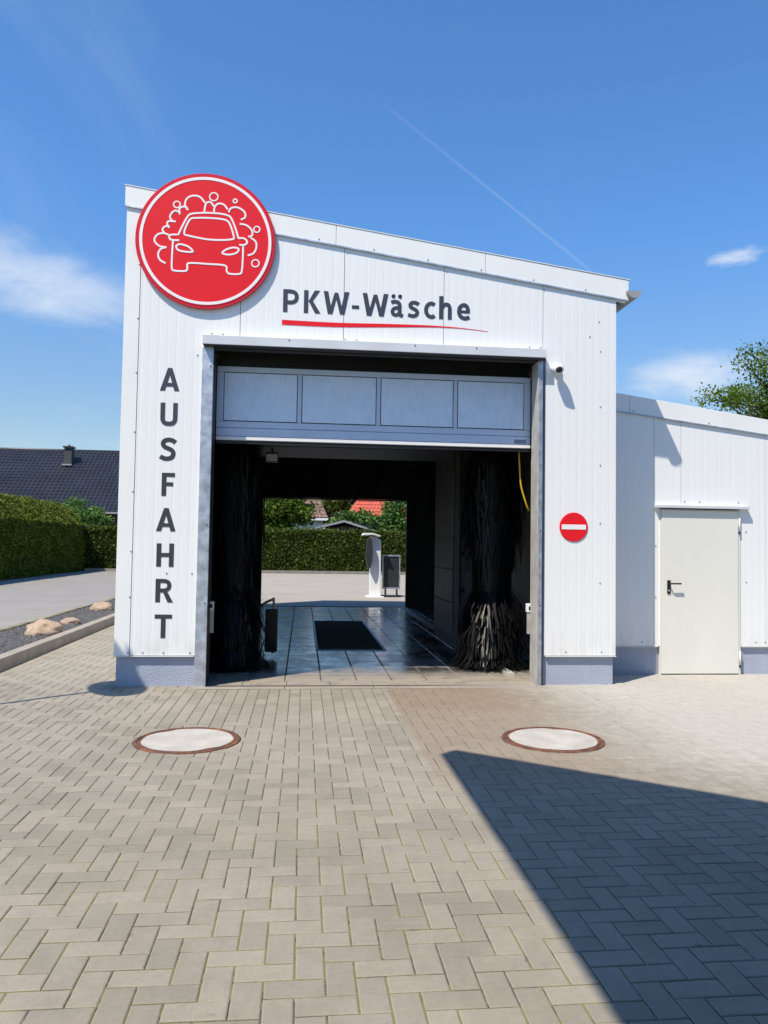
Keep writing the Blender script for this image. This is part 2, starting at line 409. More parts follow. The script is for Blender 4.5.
def ribbon_vf(pts, w, y0, y1, o=0, closed=False):
    """thin raised stroke in the XZ plane between depths y0 (front) and y1 (back)"""
    L, R_ = ribbon_poly(pts, w, closed); n = len(L); V = []
    for l, r in zip(L, R_): V += [(l[0], y0, l[1]), (r[0], y0, r[1]), (l[0], y1, l[1]), (r[0], y1, r[1])]
    Fc = []
    for i in range(n if closed else n-1):
        a = o+4*i; b = o+4*((i+1) % n)
        Fc += [(a, a+1, b+1, b), (a+2, b+2, b+3, a+3), (a, b, b+2, a+2), (a+1, a+3, b+3, b+1)]
    if not closed:
        e = o+4*(n-1); Fc += [(o, o+2, o+3, o+1), (e, e+1, e+3, e+2)]
    return V, Fc

# ------------------------------------------------------------------ ground
def sheet(name, poly, z, mat, kind='structure'):
    o = mobj(name, [(x, y, z) for x, y in poly], [tuple(range(len(poly)))], mat)
    if kind: tag(o, kind=kind)
    return o
R4 = lambda x0, x1, y0, y1: [(x0, y0), (x1, y0), (x1, y1), (x0, y1)]
tag(sheet('ground', R4(-400, 400, -300, 900), -.08, M_earth), 'grass and soil around the plots')
tag(sheet('driveway', R4(-12.4, -4.86, -8, 42.2), -.004, M_asph), 'pale grey driveway along the left hedge')
tag(sheet('rear_yard', R4(-4.84, 16, 19.75, 41.6), -.004, M_yard), 'sunlit pale paving behind the wash bay')

# block paving
PW = .109
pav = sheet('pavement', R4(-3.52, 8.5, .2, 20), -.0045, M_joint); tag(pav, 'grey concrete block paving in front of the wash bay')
MH = [(-.875, 6.26), (2.05, 6.16)]; MHR = .416
def brick_mesh(name, lx, ly, mat):
    g, ch = .0027, .005; x, y = lx/2-g, ly/2-g
    V = [(sx*(x-ch), sy*(y-ch), 0) for sx, sy in ((-1, -1), (1, -1), (1, 1), (-1, 1))]
    V += [(sx*x, sy*y, -.0028) for sx, sy in ((-1, -1), (1, -1), (1, 1), (-1, 1))]
    V += [(sx*x, sy*y, -.06) for sx, sy in ((-1, -1), (1, -1), (1, 1), (-1, 1))]
    Fc = [(0, 1, 2, 3)]
    for k in (0, 4):
        for i in range(4): j = (i+1) % 4; Fc.append((k+i, k+4+i, k+4+j, k+j))
    me = bpy.data.meshes.new(name); me.from_pydata(V, [], Fc); me.materials.append(mat); me.update(); return me
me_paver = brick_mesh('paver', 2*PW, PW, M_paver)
def zone(i, j):
    x, y = (i+.5)*PW, (j+.5)*PW
    if x < -3.5 or x > 8.4 or y < .3: return None
    if y > 8.38:
        if x < -1.94 and y < 19.6: return 'h'
        if x > 3.5 and y < 9.32: return 'h'
        if (x < -1.14 or x > 2.75) and y < 8.66: return 'h'
        return None
    if -1.3 < x < .926 and y > 6.92: return 's'
    return 'h'
pieces = []          # (cx, cy, lx, ly)
for j in range(3, int(19.6/PW)):
    for i in range(int(-3.5/PW)-1, int(8.4/PW)+1):
        zn = zone(i, j)
        if zn is None: continue
        if zn == 'h':
            k = (i+j) % 4
            if k == 0: pr = (i+1, j)
            elif k == 1: pr = (i-1, j)
            elif k == 2: pr = (i, j+1)
            else: pr = (i, j-1)
            if zone(*pr) == 'h':
                if k == 0: pieces.append(((i+1)*PW, (j+.5)*PW, 2*PW, PW))
                elif k == 2: pieces.append(((i+.5)*PW, (j+1)*PW, PW, 2*PW))
            else: pieces.append(((i+.5)*PW, (j+.5)*PW, PW, PW))
        else:
            k = (j+i*1) % 2
            if k == 0:
                if zone(i, j+1) == 's': pieces.append(((i+.5)*PW, (j+1)*PW, PW, 2*PW))
                else: pieces.append(((i+.5)*PW, (j+.5)*PW, PW, PW))
            elif zone(i, j-1) != 's': pieces.append(((i+.5)*PW, (j+.5)*PW, PW, PW))
def in_view(x, y):
    d = Vector((x, y, -CAMH)); f = d.dot(fw)
    if f <= 0: return None
    px, py = 384+770*d.dot(rt)/f, 512-770*d.dot(up)/f
    return f if -6 < px < 774 and py < 1034 else None
cand = []
for idx, (x, y, lx, ly) in enumerate(pieces):
    if max(lx, ly) < 1.5*PW or any(math.hypot(x-a, y-b) < .62 for a, b in MH): continue
    f = in_view(x, y)
    if f: cand.append((f, idx))
cand.sort(); near = set(i for _, i in cand[:300])
BV, BF, BT = [], [], []
for idx, (x, y, lx, ly) in enumerate(pieces):
    dzz = random.gauss(0, .0006); rot = random.gauss(0, .006)
    if idx in near:
        o = bpy.data.objects.new('paver', me_paver); C.objects.link(o); o.parent = pav
        o.location = (x, y, dzz); o.rotation_euler = (random.gauss(0, .004), random.gauss(0, .004), rot+(math.pi/2 if ly > lx else 0))
        continue
    g, ch = .0027, .005
    hole = [c for c in MH if math.hypot(x-c[0], y-c[1]) < MHR+.16]
    ring = []
    ns = 5 if hole else 1
    cs = [(-1, -1), (1, -1), (1, 1), (-1, 1)]
    for a in range(4):
        p, q = cs[a], cs[(a+1) % 4]
        for s in range(ns):
            t = s/ns; ring.append(((p[0]*(1-t)+q[0]*t), (p[1]*(1-t)+q[1]*t)))
    tilt = (random.gauss(0, .004), random.gauss(0, .004))
    def pt(u, v, ins, z):
        px, py = u*(lx/2-g-ins), v*(ly/2-g-ins)
        zz = z+dzz+px*tilt[0]+py*tilt[1]
        px, py = x+px*math.cos(rot)-py*math.sin(rot), y+px*math.sin(rot)+py*math.cos(rot)
        for c in hole:
            d = math.hypot(px-c[0], py-c[1])
            if d < MHR+ins: px, py = c[0]+(px-c[0])/d*(MHR+ins), c[1]+(py-c[1])/d*(MHR+ins)
        return (px, py, zz)
    if hole and all(math.hypot(x+u*lx/2-hole[0][0], y+v*ly/2-hole[0][1]) < MHR+.012 for u, v in ring): continue
    o = len(BV); n = len(ring)
    BV += [pt(u, v, ch, 0) for u, v in ring] + [pt(u, v, 0, -.0028) for u, v in ring] + [pt(u, v, 0, -.05) for u, v in ring]
    BF.append(tuple(o+i for i in range(n)))
    for k in (0, n):
        for i in range(n): q = (i+1) % n; BF.append((o+k+i, o+k+n+i, o+k+n+q, o+k+q))
    BT += [random.random()]*(3*n)
me = bpy.data.meshes.new('block_paving'); me.from_pydata(BV, [], BF); me.update()
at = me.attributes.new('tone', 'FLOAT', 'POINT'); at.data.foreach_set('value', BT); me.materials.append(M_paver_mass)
bp = link(bpy.data.objects.new('block_paving', me), pav); tag(bp, kind='stuff')

# manhole covers
def manhole(x, y, label, rotn):
    t = thing('manhole_cover', (x, y, 0), label, 'manhole cover', 'manhole covers in the paving')
    lathe('iron_frame', [(.350, -.05), (.350, .004), (.356, .006), (.372, .006), (.375, .001), (.382, .001), (.385, .007), (.404, .007), (.410, 0), (.410, -.05), (.350, -.05)], (x, y, 0), M_rust, t, 72)
    V, n = [], 72; V.append((x, y, .008))
    for k in range(n):
        a = 2*math.pi*k/n; r = .352+.002*math.sin(9*a+rotn)
        for c in (rotn, rotn+math.pi):
            dd = abs((a-c+math.pi) % (2*math.pi)-math.pi)
            if dd < .22: r -= .022*(1-dd/.22)**.6
        V.append((x+r*math.cos(a), y+r*math.sin(a), .006))
    for k in range(n): V.append((V[1+k][0], V[1+k][1], -.04))
    Fc = [(0, 1+k, 1+(k+1) % n) for k in range(n)] + [(1+k, 1+n+k, 1+n+(k+1) % n, 1+(k+1) % n) for k in range(n)]
    mobj('concrete_fill', V, Fc, M_manhole, t)
    lathe('cover_rim', [(0, -.02), (.345, -.02), (.345, .001), (0, .001)], (x, y, 0), M_rust, t, 48)
    for c in (rotn, rotn+math.pi):
        cx, cy = x+.325*math.cos(c), y+.325*math.sin(c)
        box('lifting_pocket', cx-.03, cx+.03, cy-.012, cy+.012, -.01, .004, M_rust, t)
manhole(*MH[0], 'round concrete manhole cover with rusty rim on the left, before the lettered pillar', 2.2)
manhole(*MH[1], 'round concrete manhole cover with rusty rim on the right, nearer the side door', 1.2)

# kerbs, gravel bed, boulders on the left
kerb = sheet('kerb', R4(-3.86, -3.54, 7.6, 21.6), -.03, M_concrete); tag(kerb, 'concrete kerb between paving and gravel bed')
y = 7.6; km = None
while y < 21.5:
    o = box('kerb_stone', -3.72, -3.56, y+.004, y+.996, -.08, .135+random.gauss(0, .002), M_kerb, kerb, .012)
    y += 1.0
edg = sheet('edging', R4(-4.99, -4.83, 7.6, 21.6), -.03, M_concrete); tag(edg, 'low mossy edging between gravel bed and driveway')
y = 7.6
while y < 21.5:
    box('edging_stone', -4.97, -4.86, y+.004, y+.996, -.08, .085+random.gauss(0, .004), M_kerbmoss, edg, .01); y += 1.0
bed = sheet('gravel_bed', R4(-4.86, -3.72, 7.6, 21.6), .05, M_gravelbed)
pc = np.c_[rng.uniform(-4.84, -3.74, 7000), rng.uniform(7.7, 21.5, 7000), rng.uniform(.045, .068, 7000)]
rr = rng.uniform(.012, .028, 7000)
od = np.array([(1, 0, 0), (0, 1, 0), (-1, 0, 0), (0, -1, 0), (0, 0, 1)], float)
V = (pc[:, None, :] + od[None]*rr[:, None, None]*rng.uniform(.6, 1.2, (7000, 5, 1))).reshape(-1, 3)
Fc = [(5*i+a, 5*i+(a+1) % 4, 5*i+4) for i in range(7000) for a in range(4)]
me = bpy.data.meshes.new('gravel_chips'); me.from_pydata(V.tolist(), [], Fc); me.materials.append(M_pebble)
tag(link(bpy.data.objects.new('gravel_chips', me)), 'dark basalt chips filling the bed between the kerbs', 'gravel', kind='stuff')
def boulder(x, y, z, sx, sy, sz, label, seed):
    bm = bmesh.new(); bmesh.ops.create_icosphere(bm, subdivisions=4, radius=1)
    from mathutils import noise as mn
    for v in bm.verts:
        d = 1+.28*mn.noise(v.co*1.1+Vector((seed, 0, 0)))+.1*mn.noise(v.co*3+Vector((seed, 2, 0)))+.06*mn.noise(v.co*6)+.03*mn.noise(v.co*14)
        v.co = Vector((v.co.x*sx*d, v.co.y*sy*d, max(v.co.z*sz*d, -sz*.55)))
    me = bpy.data.meshes.new('boulder'); bm.to_mesh(me); bm.free(); me.materials.append(M_boulder)
    me.polygons.foreach_set('use_smooth', [True]*len(me.polygons))
    o = bpy.data.objects.new('boulder', me); o.location = (x, y, z); link(o)
    tag(o, label, 'boulder', 'boulders on the gravel bed')
boulder(-4.10, 12.85, .115, .27, .25, .18, 'largest rounded sandstone boulder on the dark gravel bed', 1.)
boulder(-4.16, 14.5, .085, .155, .16, .085, 'small flat sandstone boulder right beside the largest one', 4.)
boulder(-4.38, 17.5, .10, .235, .25, .13, 'pale flat boulder at the far end of the gravel bed', 8.)

# ------------------------------------------------------------------ car wash building
FY, BY = 8.572, 19.5
XL, XR = -2.0, 3.587
ft = lambda x: 5.469-.1335*(x+2.0)       # fascia top line
fb = lambda x: 5.244-.1362*(x+2.0)       # fascia bottom line
OXL, OXR, OZ = -1.129, 2.746, 3.76
bld = thing('car_wash_building', (.8, FY, 0), 'white panelled car wash building with open wash bay and sloping roof', 'building')
def rib_panel(name, strips, yf, zt, mat, parent, y1=None, sgn=1):
    """vertical ribbed sheet: strips of (x0,x1,zbottom); fine rounded grooves every 95 mm"""
    V, Fc = [], []; yb = y1 if y1 is not None else yf+.08
    for (x0, x1, zb, e0, e1) in strips:
        xs = [(x0+.003*e0, .0)]
        k = math.ceil((x0+.03)/.095)
        while k*.095 < x1-.03:
            c = k*.095; wide = .016 if k % 2 else .012; dp = .0008 if k % 2 else .0005
            xs += [(c-wide, 0.), (c-wide*.5, dp), (c+wide*.5, dp), (c+wide, 0.)]; k += 1
        xs.append((x1-.003*e1, 0.))
        o = len(V)
        for x, d in xs: V += [(x, yf+d, zb), (x, yf+d, zt(x))]
        n = len(xs)
        for i in range(n-1): Fc.append((o+2*i, o+2*i+2, o+2*i+3, o+2*i+1))
        b = len(V); x0, x1 = xs[0][0], xs[-1][0]
        V += [(x0, yb, zb), (x0, yb, zt(x0)), (x1, yb, zb), (x1, yb, zt(x1))]
        Fc += [(b, o, o+1, b+1), (o+2*(n-1), b+2, b+3, o+2*(n-1)+1), (b+2, b, b+1, b+3)]
        Fc += [tuple([b]+[b+2]+[o+2*i for i in range(n-1, -1, -1)]), tuple([b+1]+[o+2*i+1 for i in range(n)]+[b+3])]
    return mobj(name, V, Fc, mat, parent)
zt = lambda x: ft(x)-.06
PB = .334
rib_panel('wall_panel', [(-1.835, OXL, PB, 1, 0), (OXL, -.745, OZ, 0, 1)], FY, zt, M_wall, bld)
rib_panel('wall_panel', [(-.745, .402, OZ, 1, 1)], FY, zt, M_wall, bld)
rib_panel('wall_panel', [(.402, 1.544, OZ, 1, 1)], FY, zt, M_wall, bld)
rib_panel('wall_panel', [(1.544, 2.709, OZ, 1, 1)], FY, zt, M_wall, bld)
rib_panel('wall_panel', [(2.709, OXR, OZ, 1, 0), (OXR, XR, PB, 0, 0)], FY, zt, M_wall, bld)
prism('corner_trim', [(XL, PB-.004), (-1.838, PB-.004), (-1.838, fb(-1.838)+.05), (XL, fb(XL)+.05)], FY-.004, FY+.16, 'y', M_trim, bld, .002)
box('drip_flashing', XL, OXL-.03, FY-.012, FY+.03, PB-.012, PB-.006, M_trim, bld)
box('drip_flashing', OXR+.01, XR+.008, FY-.012, FY+.03, PB-.012, PB-.006, M_trim, bld)
box('plinth', XL+.02, OXL-.005, FY+.03, FY+.3, -.1, PB-.014, M_plinth, bld, .004)
box('plinth', OXR+.005, XR-.02, FY+.03, FY+.3, -.1, PB-.014, M_plinth, bld, .004)
# fascia in three lengths
for a, b in ((XL-.02, .30), (.304, 2.02), (2.024, 3.735)):
    o = prism('roof_fascia', [(a, fb(a)), (b, fb(b)), (b, ft(b)), (a, ft(a))], FY-.016, FY+.10, 'y', M_trim, bld, .004)
    prism('fascia_lip', [(a+.002, fb(a)-.012), (b-.002, fb(b)-.012), (b-.002, fb(b)+.004), (a+.002, fb(a)+.004)], FY-.024, FY-.001, 'y', M_galv, o)
prism('roof', [(XL-.02, ft(XL)-.10), (3.70, ft(3.70)-.10), (3.70, ft(3.70)-.02), (XL-.02, ft(XL)-.02)], FY+.105, BY+.05, 'y', M_greyroof, bld)
prism('roof_edge', [(XL-.03, ft(XL)+.004), (3.75, ft(3.75)+.004), (3.75, ft(3.75)+.012), (XL-.03, ft(XL)+.012)], FY-.022, FY+.14, 'y', M_trim, bld)
# gutter along the low eave
gx, gz = 3.78, ft(3.74)-.14
V, Fc = [], []
prof = [(.085*math.cos(a), .085*math.sin(a)) for a in np.linspace(math.pi, 2*math.pi, 9)] + [(.078*math.cos(a), .078*math.sin(a)) for a in np.linspace(2*math.pi, math.pi, 9)]
gut = prism('gutter', [(gx+p[0], gz+p[1]) for p in prof], FY-.07, BY, 'y', M_lead, bld)
prism('gutter_end', [(gx+p[0], gz+p[1]) for p in prof[:9]], FY-.075, FY-.068, 'y', M_lead, gut)
prism('eave_soffit', [(XR+.002, gz-.17), (3.66, gz-.085), (3.72, gz-.05), (3.72, gz+.05), (XR+.002, gz+.05)], FY+.11, BY, 'y', M_darkmetal, bld)
# side and rear walls with inner lining
box('side_wall', XL+.004, XL+.09, FY+.165, BY, PB-.004, ft(XL)-.13, M_wall, bld)
box('side_wall', XR-.09, XR-.003, FY+.085, BY, PB-.004, ft(XR)-.13, M_wall, bld)
box('side_plinth', XL+.02, XL+.14, FY+.31, BY, -.1, PB-.014, M_plinth, bld)
box('side_plinth', XR-.14, XR-.02, FY+.31, BY, -.1, PB-.014, M_plinth, bld)
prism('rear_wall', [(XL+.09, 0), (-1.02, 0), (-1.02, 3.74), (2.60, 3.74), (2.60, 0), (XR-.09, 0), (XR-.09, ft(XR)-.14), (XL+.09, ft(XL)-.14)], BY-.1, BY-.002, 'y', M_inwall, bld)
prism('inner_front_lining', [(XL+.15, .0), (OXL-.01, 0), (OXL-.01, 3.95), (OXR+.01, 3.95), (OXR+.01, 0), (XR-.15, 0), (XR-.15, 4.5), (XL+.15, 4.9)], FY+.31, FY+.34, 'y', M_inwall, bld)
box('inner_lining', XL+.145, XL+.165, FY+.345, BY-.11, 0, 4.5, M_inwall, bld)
# right-hand lining boards
yy = FY+.36
while yy < BY-.5:
    box('lining_board', XR-.170, XR-.145, yy, min(yy+.995, BY-.12), .02, 4.2, M_inlight, bld); yy += 1.0
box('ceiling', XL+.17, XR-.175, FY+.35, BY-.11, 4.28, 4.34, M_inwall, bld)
# rear roller door hanging half open
rd = box('rear_door', -1.06, 2.64, BY-.20, BY-.15, 2.72, 3.9, M_inwall, bld)
box('door_seal', -1.06, 2.64, BY-.205, BY-.145, 2.68, 2.715, M_black, rd)
# lintel and jamb frames
lin = box('lintel', -1.136, 2.712, FY-.12, FY-.002, OZ-.040, 3.822, M_lintel, bld, .004)
box('lintel_return', -1.02, 2.645, FY+.0, FY+.09, OZ-.060, OZ-.002, M_darkmetal, lin)
box('lintel_soffit', -1.13, 2.706, FY-.112, FY-.004, OZ-.046, OZ-.041, M_darkmetal, lin)
jl = box('jamb_frame', -1.146, -1.022, FY-.03, FY+.012, -.01, OZ-.048, M_galv, bld, .004)
box('jamb_return', -1.034, -1.022, FY+.013, FY+.30, -.01, OZ-.06, M_darkmetal, jl)
jr = box('jamb_frame', 2.656, 2.704, FY-.03, FY+.012, -.01, OZ-.048, M_galv, bld, .004)
box('jamb_return', 2.645, 2.6555, FY-.028, FY+.21, -.01, OZ-.062, M_galv2, jr, .002)
box('jamb_gap_shade', 2.705, 2.745, FY+.002, FY+.05, -.01, OZ-.048, pmat('blue_grey_gap_shade', (.12, .14, .19), .6), jr)  # dark strip painting the shadow in the gap beside the jamb
for z in (.9, 1.75, 3.5):
    lathe('bolt', [(0, -.006), (.008, -.006), (.008, .0)], (-1.05, FY-.03, z), M_darkmetal, jl, 8, 'y')
    lathe('bolt', [(0, -.006), (.008, -.006), (.008, .0)], (2.682, FY-.03, z), M_darkmetal, jr, 8, 'y')
# sectional door, pulled up
DY = 8.86
door = box('garage_door', -1.012, 2.652, DY+.02, DY+.06, 2.78, 3.58, M_doorframe, bld, .003)
tag(door, 'blue-grey sectional door section pulled up, with four frosted panes')
zs0, zs1 = 2.775, 3.575
box('door_rail', -1.014, 2.654, DY+.004, DY+.05, 3.515, zs1, M_doorframe, door, .004)
box('door_rail', -1.014, 2.654, DY+.004, DY+.05, 2.875, 2.945, M_doorframe, door, .004)
box('door_rail', -1.014, 2.654, DY+.000, DY+.05, zs0, 2.868, M_doorframe, door, .004)
xs = [-1.014, -.075, .838, 1.748, 2.654]
for k, x in enumerate(xs):
    w = .045
    a, b = (x, x+.075) if k == 0 else (x-.075, x) if k == 4 else (x-w/2, x+w/2)
    box('door_stile', a, b, DY+.003, DY+.049, 2.947, 3.513, M_doorframe, door, .003)
for k in range(4):
    a = xs[k]+(.078 if k == 0 else .0255); b = xs[k+1]-(.078 if k == 3 else .0255)
    box('pane_gasket', a, b, DY+.010, DY+.046, 2.95, 3.51, M_black, door)
    box('pane', a+.007, b-.007, DY+.006, DY+.044, 2.957, 3.503, M_pane, door)
box('bottom_rail', -1.014, 2.654, DY-.012, DY+.055, 2.728, 2.770, M_signwhite, door, .006)
box('rubber_seal', -1.01, 2.65, DY+.0, DY+.05, 2.69, 2.727, M_black, door)
box('latch_plate', 2.46, 2.60, DY-.006, DY+.02, 2.785, 2.83, pmat('latch_blue_grey', (.2, .24, .34), .4), door, .003)
box('gap_blackout', -1.01, 2.65, 8.93, 8.95, 3.50, 3.95, M_black, bld)  # black sheet added to darken the gap above the door
tr = [tube_vf([(x, 8.90, .1), (x, 8.90, 3.5), (x, 9.05, 3.75), (x, 9.3, 3.85), (x, 12.3, 3.9)], .022, 8) for x in (-1.06, 2.70)]
for v, f in tr: mobj('door_track', v, f, M_galv2, bld)
# screws
scr = bpy.data.meshes.new('screw')
def screw_mesh():
    V = [(0, -.006, 0)]+[(.008*math.cos(a), -.004, .008*math.sin(a)) for a in np.linspace(0, 2*math.pi, 7)[:-1]]+[(.010*math.cos(a), 0.001, .010*math.sin(a)) for a in np.linspace(0, 2*math.pi, 7)[:-1]]
    Fc = [(0, 1+(i+1) % 6, 1+i) for i in range(6)]+[(1+i, 1+(i+1) % 6, 7+(i+1) % 6, 7+i) for i in range(6)]
    scr.from_pydata(V, [], Fc); scr.materials.append(pmat('screw_steel', (.26, .265, .28), .5))
screw_mesh()
def screw(x, y, z, parent):
    o = bpy.data.objects.new('screw', scr); o.location = (x, y, z); link(o, parent)
for z in (.36, .96, 1.45, 2.1, 2.75, 3.4, 4.0, 4.6): screw(-1.85, FY-.005, z, bld)
for x in (-1.70, -1.48, -1.20): screw(x, FY-.002, PB+.03, bld)
for z in (1.22, 3.62): screw(-1.20, FY-.002, z, bld)
screw(-1.47, FY-.002, 1.22, bld)
for z in (1.16, 1.85, 2.52, 3.2, 3.85): screw(3.40, FY-.001, z, bld)
screw(3.27, FY-.001, 4.02, bld); screw(3.38, FY-.001, 4.2, bld)
for x in (3.0, 3.42): screw(x, FY-.001, PB+.04, bld)
for x in (-1.05, -.93, -.2, .42, .55, 1.2, 1.9, 2.55, 2.68): screw(x, FY-.122 if x in (-.2, 1.2, 1.9) else FY-.001, 3.80 if x in (-.2, 1.2, 1.9) else 3.865, bld)
for x in np.arange(-1.75, 3.7, .62): screw(x, FY-.017, fb(x)+.03, bld)
for x in (-.72, .43, 1.57, 2.72): screw(x, FY-.001, fb(x)-.06, bld)

# ------------------------------------------------------------------ wash bay floor
fl = sheet('wash_bay_floor', R4(XL+.1, XR-.1, FY+.05, BY+.22), -.03, M_black)
tag(fl, 'wet dark slabs of the wash bay floor')
PX0, PX1, PY0, PY1 = .26, 1.21, 11.5, 15.85
sw, sl = .40, .50; slab = {}
ny = int((BY+.2-8.9)/sl)
for jx in range(13):
    for jy in range(ny):
        x0 = -1.82+jx*.4115; y0 = 8.9+jy*sl
        if x0+.2 > XR-.15: continue
        cx, cy = x0+sw/2, y0+sl/2
        if PX0-.19 < cx < PX1+.19 and PY0-.2 < cy < PY1+.2: continue
        if not slab:
            v, f = box_vf(-sw/2, sw/2, -sl/2+.005, sl/2-.005, -.06, 0)
            q = mobj('floor_slab', v, f, M_wet, fl); bevel(q, .005, 1); slab['m'] = q.data
        else: q = bpy.data.objects.new('floor_slab', slab['m']); link(q, fl)
        q.location = (cx, cy, random.gauss(0, .0006)-.001); q.rotation_euler = (random.gauss(0, .0006), random.gauss(0, .0006), 0)
pit = thing('inspection_pit', (.76, 14, -.4), 'long dark rectangular pit grate in the wash bay floor', 'floor pit')
for k in range(9): box('floor_slab', PX1+.052, 1.468, 11.405+k*.5, 11.895+k*.5, -.06, -.001, M_wet, fl, .004)
for a in ((PX0-.05, PX0-.01, PY0-.05, PY1+.05), (PX1+.01, PX1+.05, PY0-.05, PY1+.05), (PX0-.01, PX1+.01, PY0-.10, PY0-.01), (PX0-.01, PX1+.01, PY1+.01, PY1+.05)):
    box('steel_edge', *a, -.05, .006, M_galv, pit, .003)
boxes('pit_lining', [(PX0-.02, PX1+.02, PY0-.02, PY1+.02, -.45, -.42), (PX0-.03, PX0-.005, PY0-.03, PY1+.03, -.42, -.06), (PX1+.005, PX1+.03, PY0-.03, PY1+.03, -.42, -.06)], M_black, pit)
g = boxes('grate_bar', [(PX0, PX1, y, y+.012, -.06, -.025) for y in np.arange(PY0, PY1, .09)], M_black, pit); tag(g, kind='stuff')
thr = thing('threshold', (.8, 8.6, 0), 'pale concrete threshold strip with drain slot across the bay entrance', 'threshold')
for k in range(4): box('threshold_stone', -1.14+k*.972, -1.14+k*.972+.966, 8.43, 8.55, -.09, .001+random.gauss(0, .001), M_kerb, thr, .006)
box('drain_channel', -1.12, 2.74, 8.556, 8.64, -.09, -.012, M_darkmetal, thr)
for k in range(8): box('entry_slab', -1.12+k*.484, -1.12+k*.484+.478, 8.646, 8.892, -.09, .002, M_wet, thr, .004)

# ------------------------------------------------------------------ signs and lettering
DS, DCX, DCZ = FY-.046, -1.135, 4.885
sg = thing('round_sign', (DCX, FY, DCZ-.76), 'round red sign with white car wash emblem on the upper left facade', 'sign')
lathe('sign_disc', [(0, .020), (.757, .020), (.76, .017), (.76, .003), (.757, 0), (.725, 0), (0, 0)], (DCX, DS, DCZ), M_red2, sg, 96, 'y')
lathe('sign_face', [(0, -.003), (.728, -.003), (.728, .001), (0, .001)], (DCX, DS, DCZ), M_red, sg, 96, 'y')
lathe('white_ring', [(.684, -.006), (.716, -.006), (.716, -.002), (.684, -.002), (.684, -.006)], (DCX, DS, DCZ), M_signwhite, sg, 96, 'y')
def em(p): return (DCX+(p[0]-388)/418, DCZ-((p[1]-.045*(p[0]-388))-343)/418)
EM = []
def stroke(pts, smooth=True, closed=False, w=.0195):
    q = [em(p) for p in pts]
    q = catmull(q, 6, closed) if smooth else q
    k = len(EM); o = mobj('emblem_line', *ribbon_vf(q, w, DS-.0055-.0003*(k % 6), DS-.002, 0, closed), M_signwhite, sg); EM.append(o)
def arc_bumps(bumps):
    for pts in bumps: stroke(pts)
stroke([(262, 318), (278, 280), (300, 235), (318, 218), (360, 213), (400, 212), (450, 215), (488, 224), (503, 240), (520, 280), (536, 330)])
stroke([(292, 315), (290, 300), (300, 270), (315, 243), (335, 237), (395, 236), (455, 240), (485, 250), (500, 275), (515, 325), (505, 335), (460, 339), (400, 337), (345, 328), (300, 318)], closed=True)
stroke([(258, 316), (232, 317), (222, 324), (228, 338), (245, 342), (268, 342)])
stroke([(240, 345), (238, 400), (238, 470), (250, 484), (300, 485), (308, 470), (314, 449), (400, 452), (478, 459), (486, 485), (500, 497), (545, 497), (555, 480), (558, 420), (558, 368)])
stroke([(536, 330), (556, 329), (572, 338), (575, 352), (560, 362), (540, 360)])
stroke([(256, 368), (275, 361), (310, 372), (330, 392), (320, 397), (285, 394), (262, 386)], closed=True)
stroke([(464, 400), (480, 384), (510, 374), (536, 378), (535, 392), (520, 402), (490, 407)], closed=True)
arc_bumps([[(210, 450), (185, 435), (175, 410), (185, 385), (212, 375)], [(212, 375), (180, 370), (157, 345), (168, 318), (195, 310), (222, 318)],
           [(200, 308), (192, 295), (200, 280), (222, 276)], [(222, 285), (212, 268), (218, 254), (250, 255)], [(238, 256), (224, 236), (232, 214), (250, 204), (270, 216)],
           [(268, 222), (264, 200), (275, 186), (295, 186), (300, 200)], [(305, 200), (290, 180), (295, 150), (320, 133), (355, 137), (380, 165)],
           [(378, 208), (381, 180), (388, 164), (405, 162), (420, 180)], [(422, 210), (424, 185), (440, 168), (465, 172), (484, 195)],
           [(488, 208), (500, 188), (530, 185), (560, 205), (564, 230), (545, 242)], [(540, 262), (570, 268), (595, 290), (598, 315), (580, 322)],
           [(590, 325), (615, 345), (618, 375), (605, 400), (580, 410)]])
for cx, cy, r in ((253, 175, 15), (419, 136, 19), (517, 154, 9), (619, 287, 14), (616, 447, 17)):
    stroke([(cx+r*math.cos(a), cy+r*math.sin(a)) for a in np.linspace(0, 2*math.pi, 21)[:-1]], False, True, .014)
boxes('wall_bracket', [(DCX-.5, DCX+.5, FY-.0255, FY-.0005, z-.02, z+.02) for z in (DCZ-.45, DCZ-.1)], M_galv, sg)

ne = thing('no_entry_sign', (3.08, FY, 1.63), 'round red no entry sign with white bar right of the bay', 'sign')
lathe('sign_disc', [(0, -.010), (.162, -.010), (.167, -.007), (.167, .0), (0, .0)], (3.083, FY-.001, 1.80), pmat('no_entry_red', (.76, .012, .022), .35, .02, 2, .01), ne, 64, 'y')
box('white_bar', 3.083-.143, 3.083+.143, FY-.0135, FY-.0105, 1.772, 1.828, M_signwhite, ne)

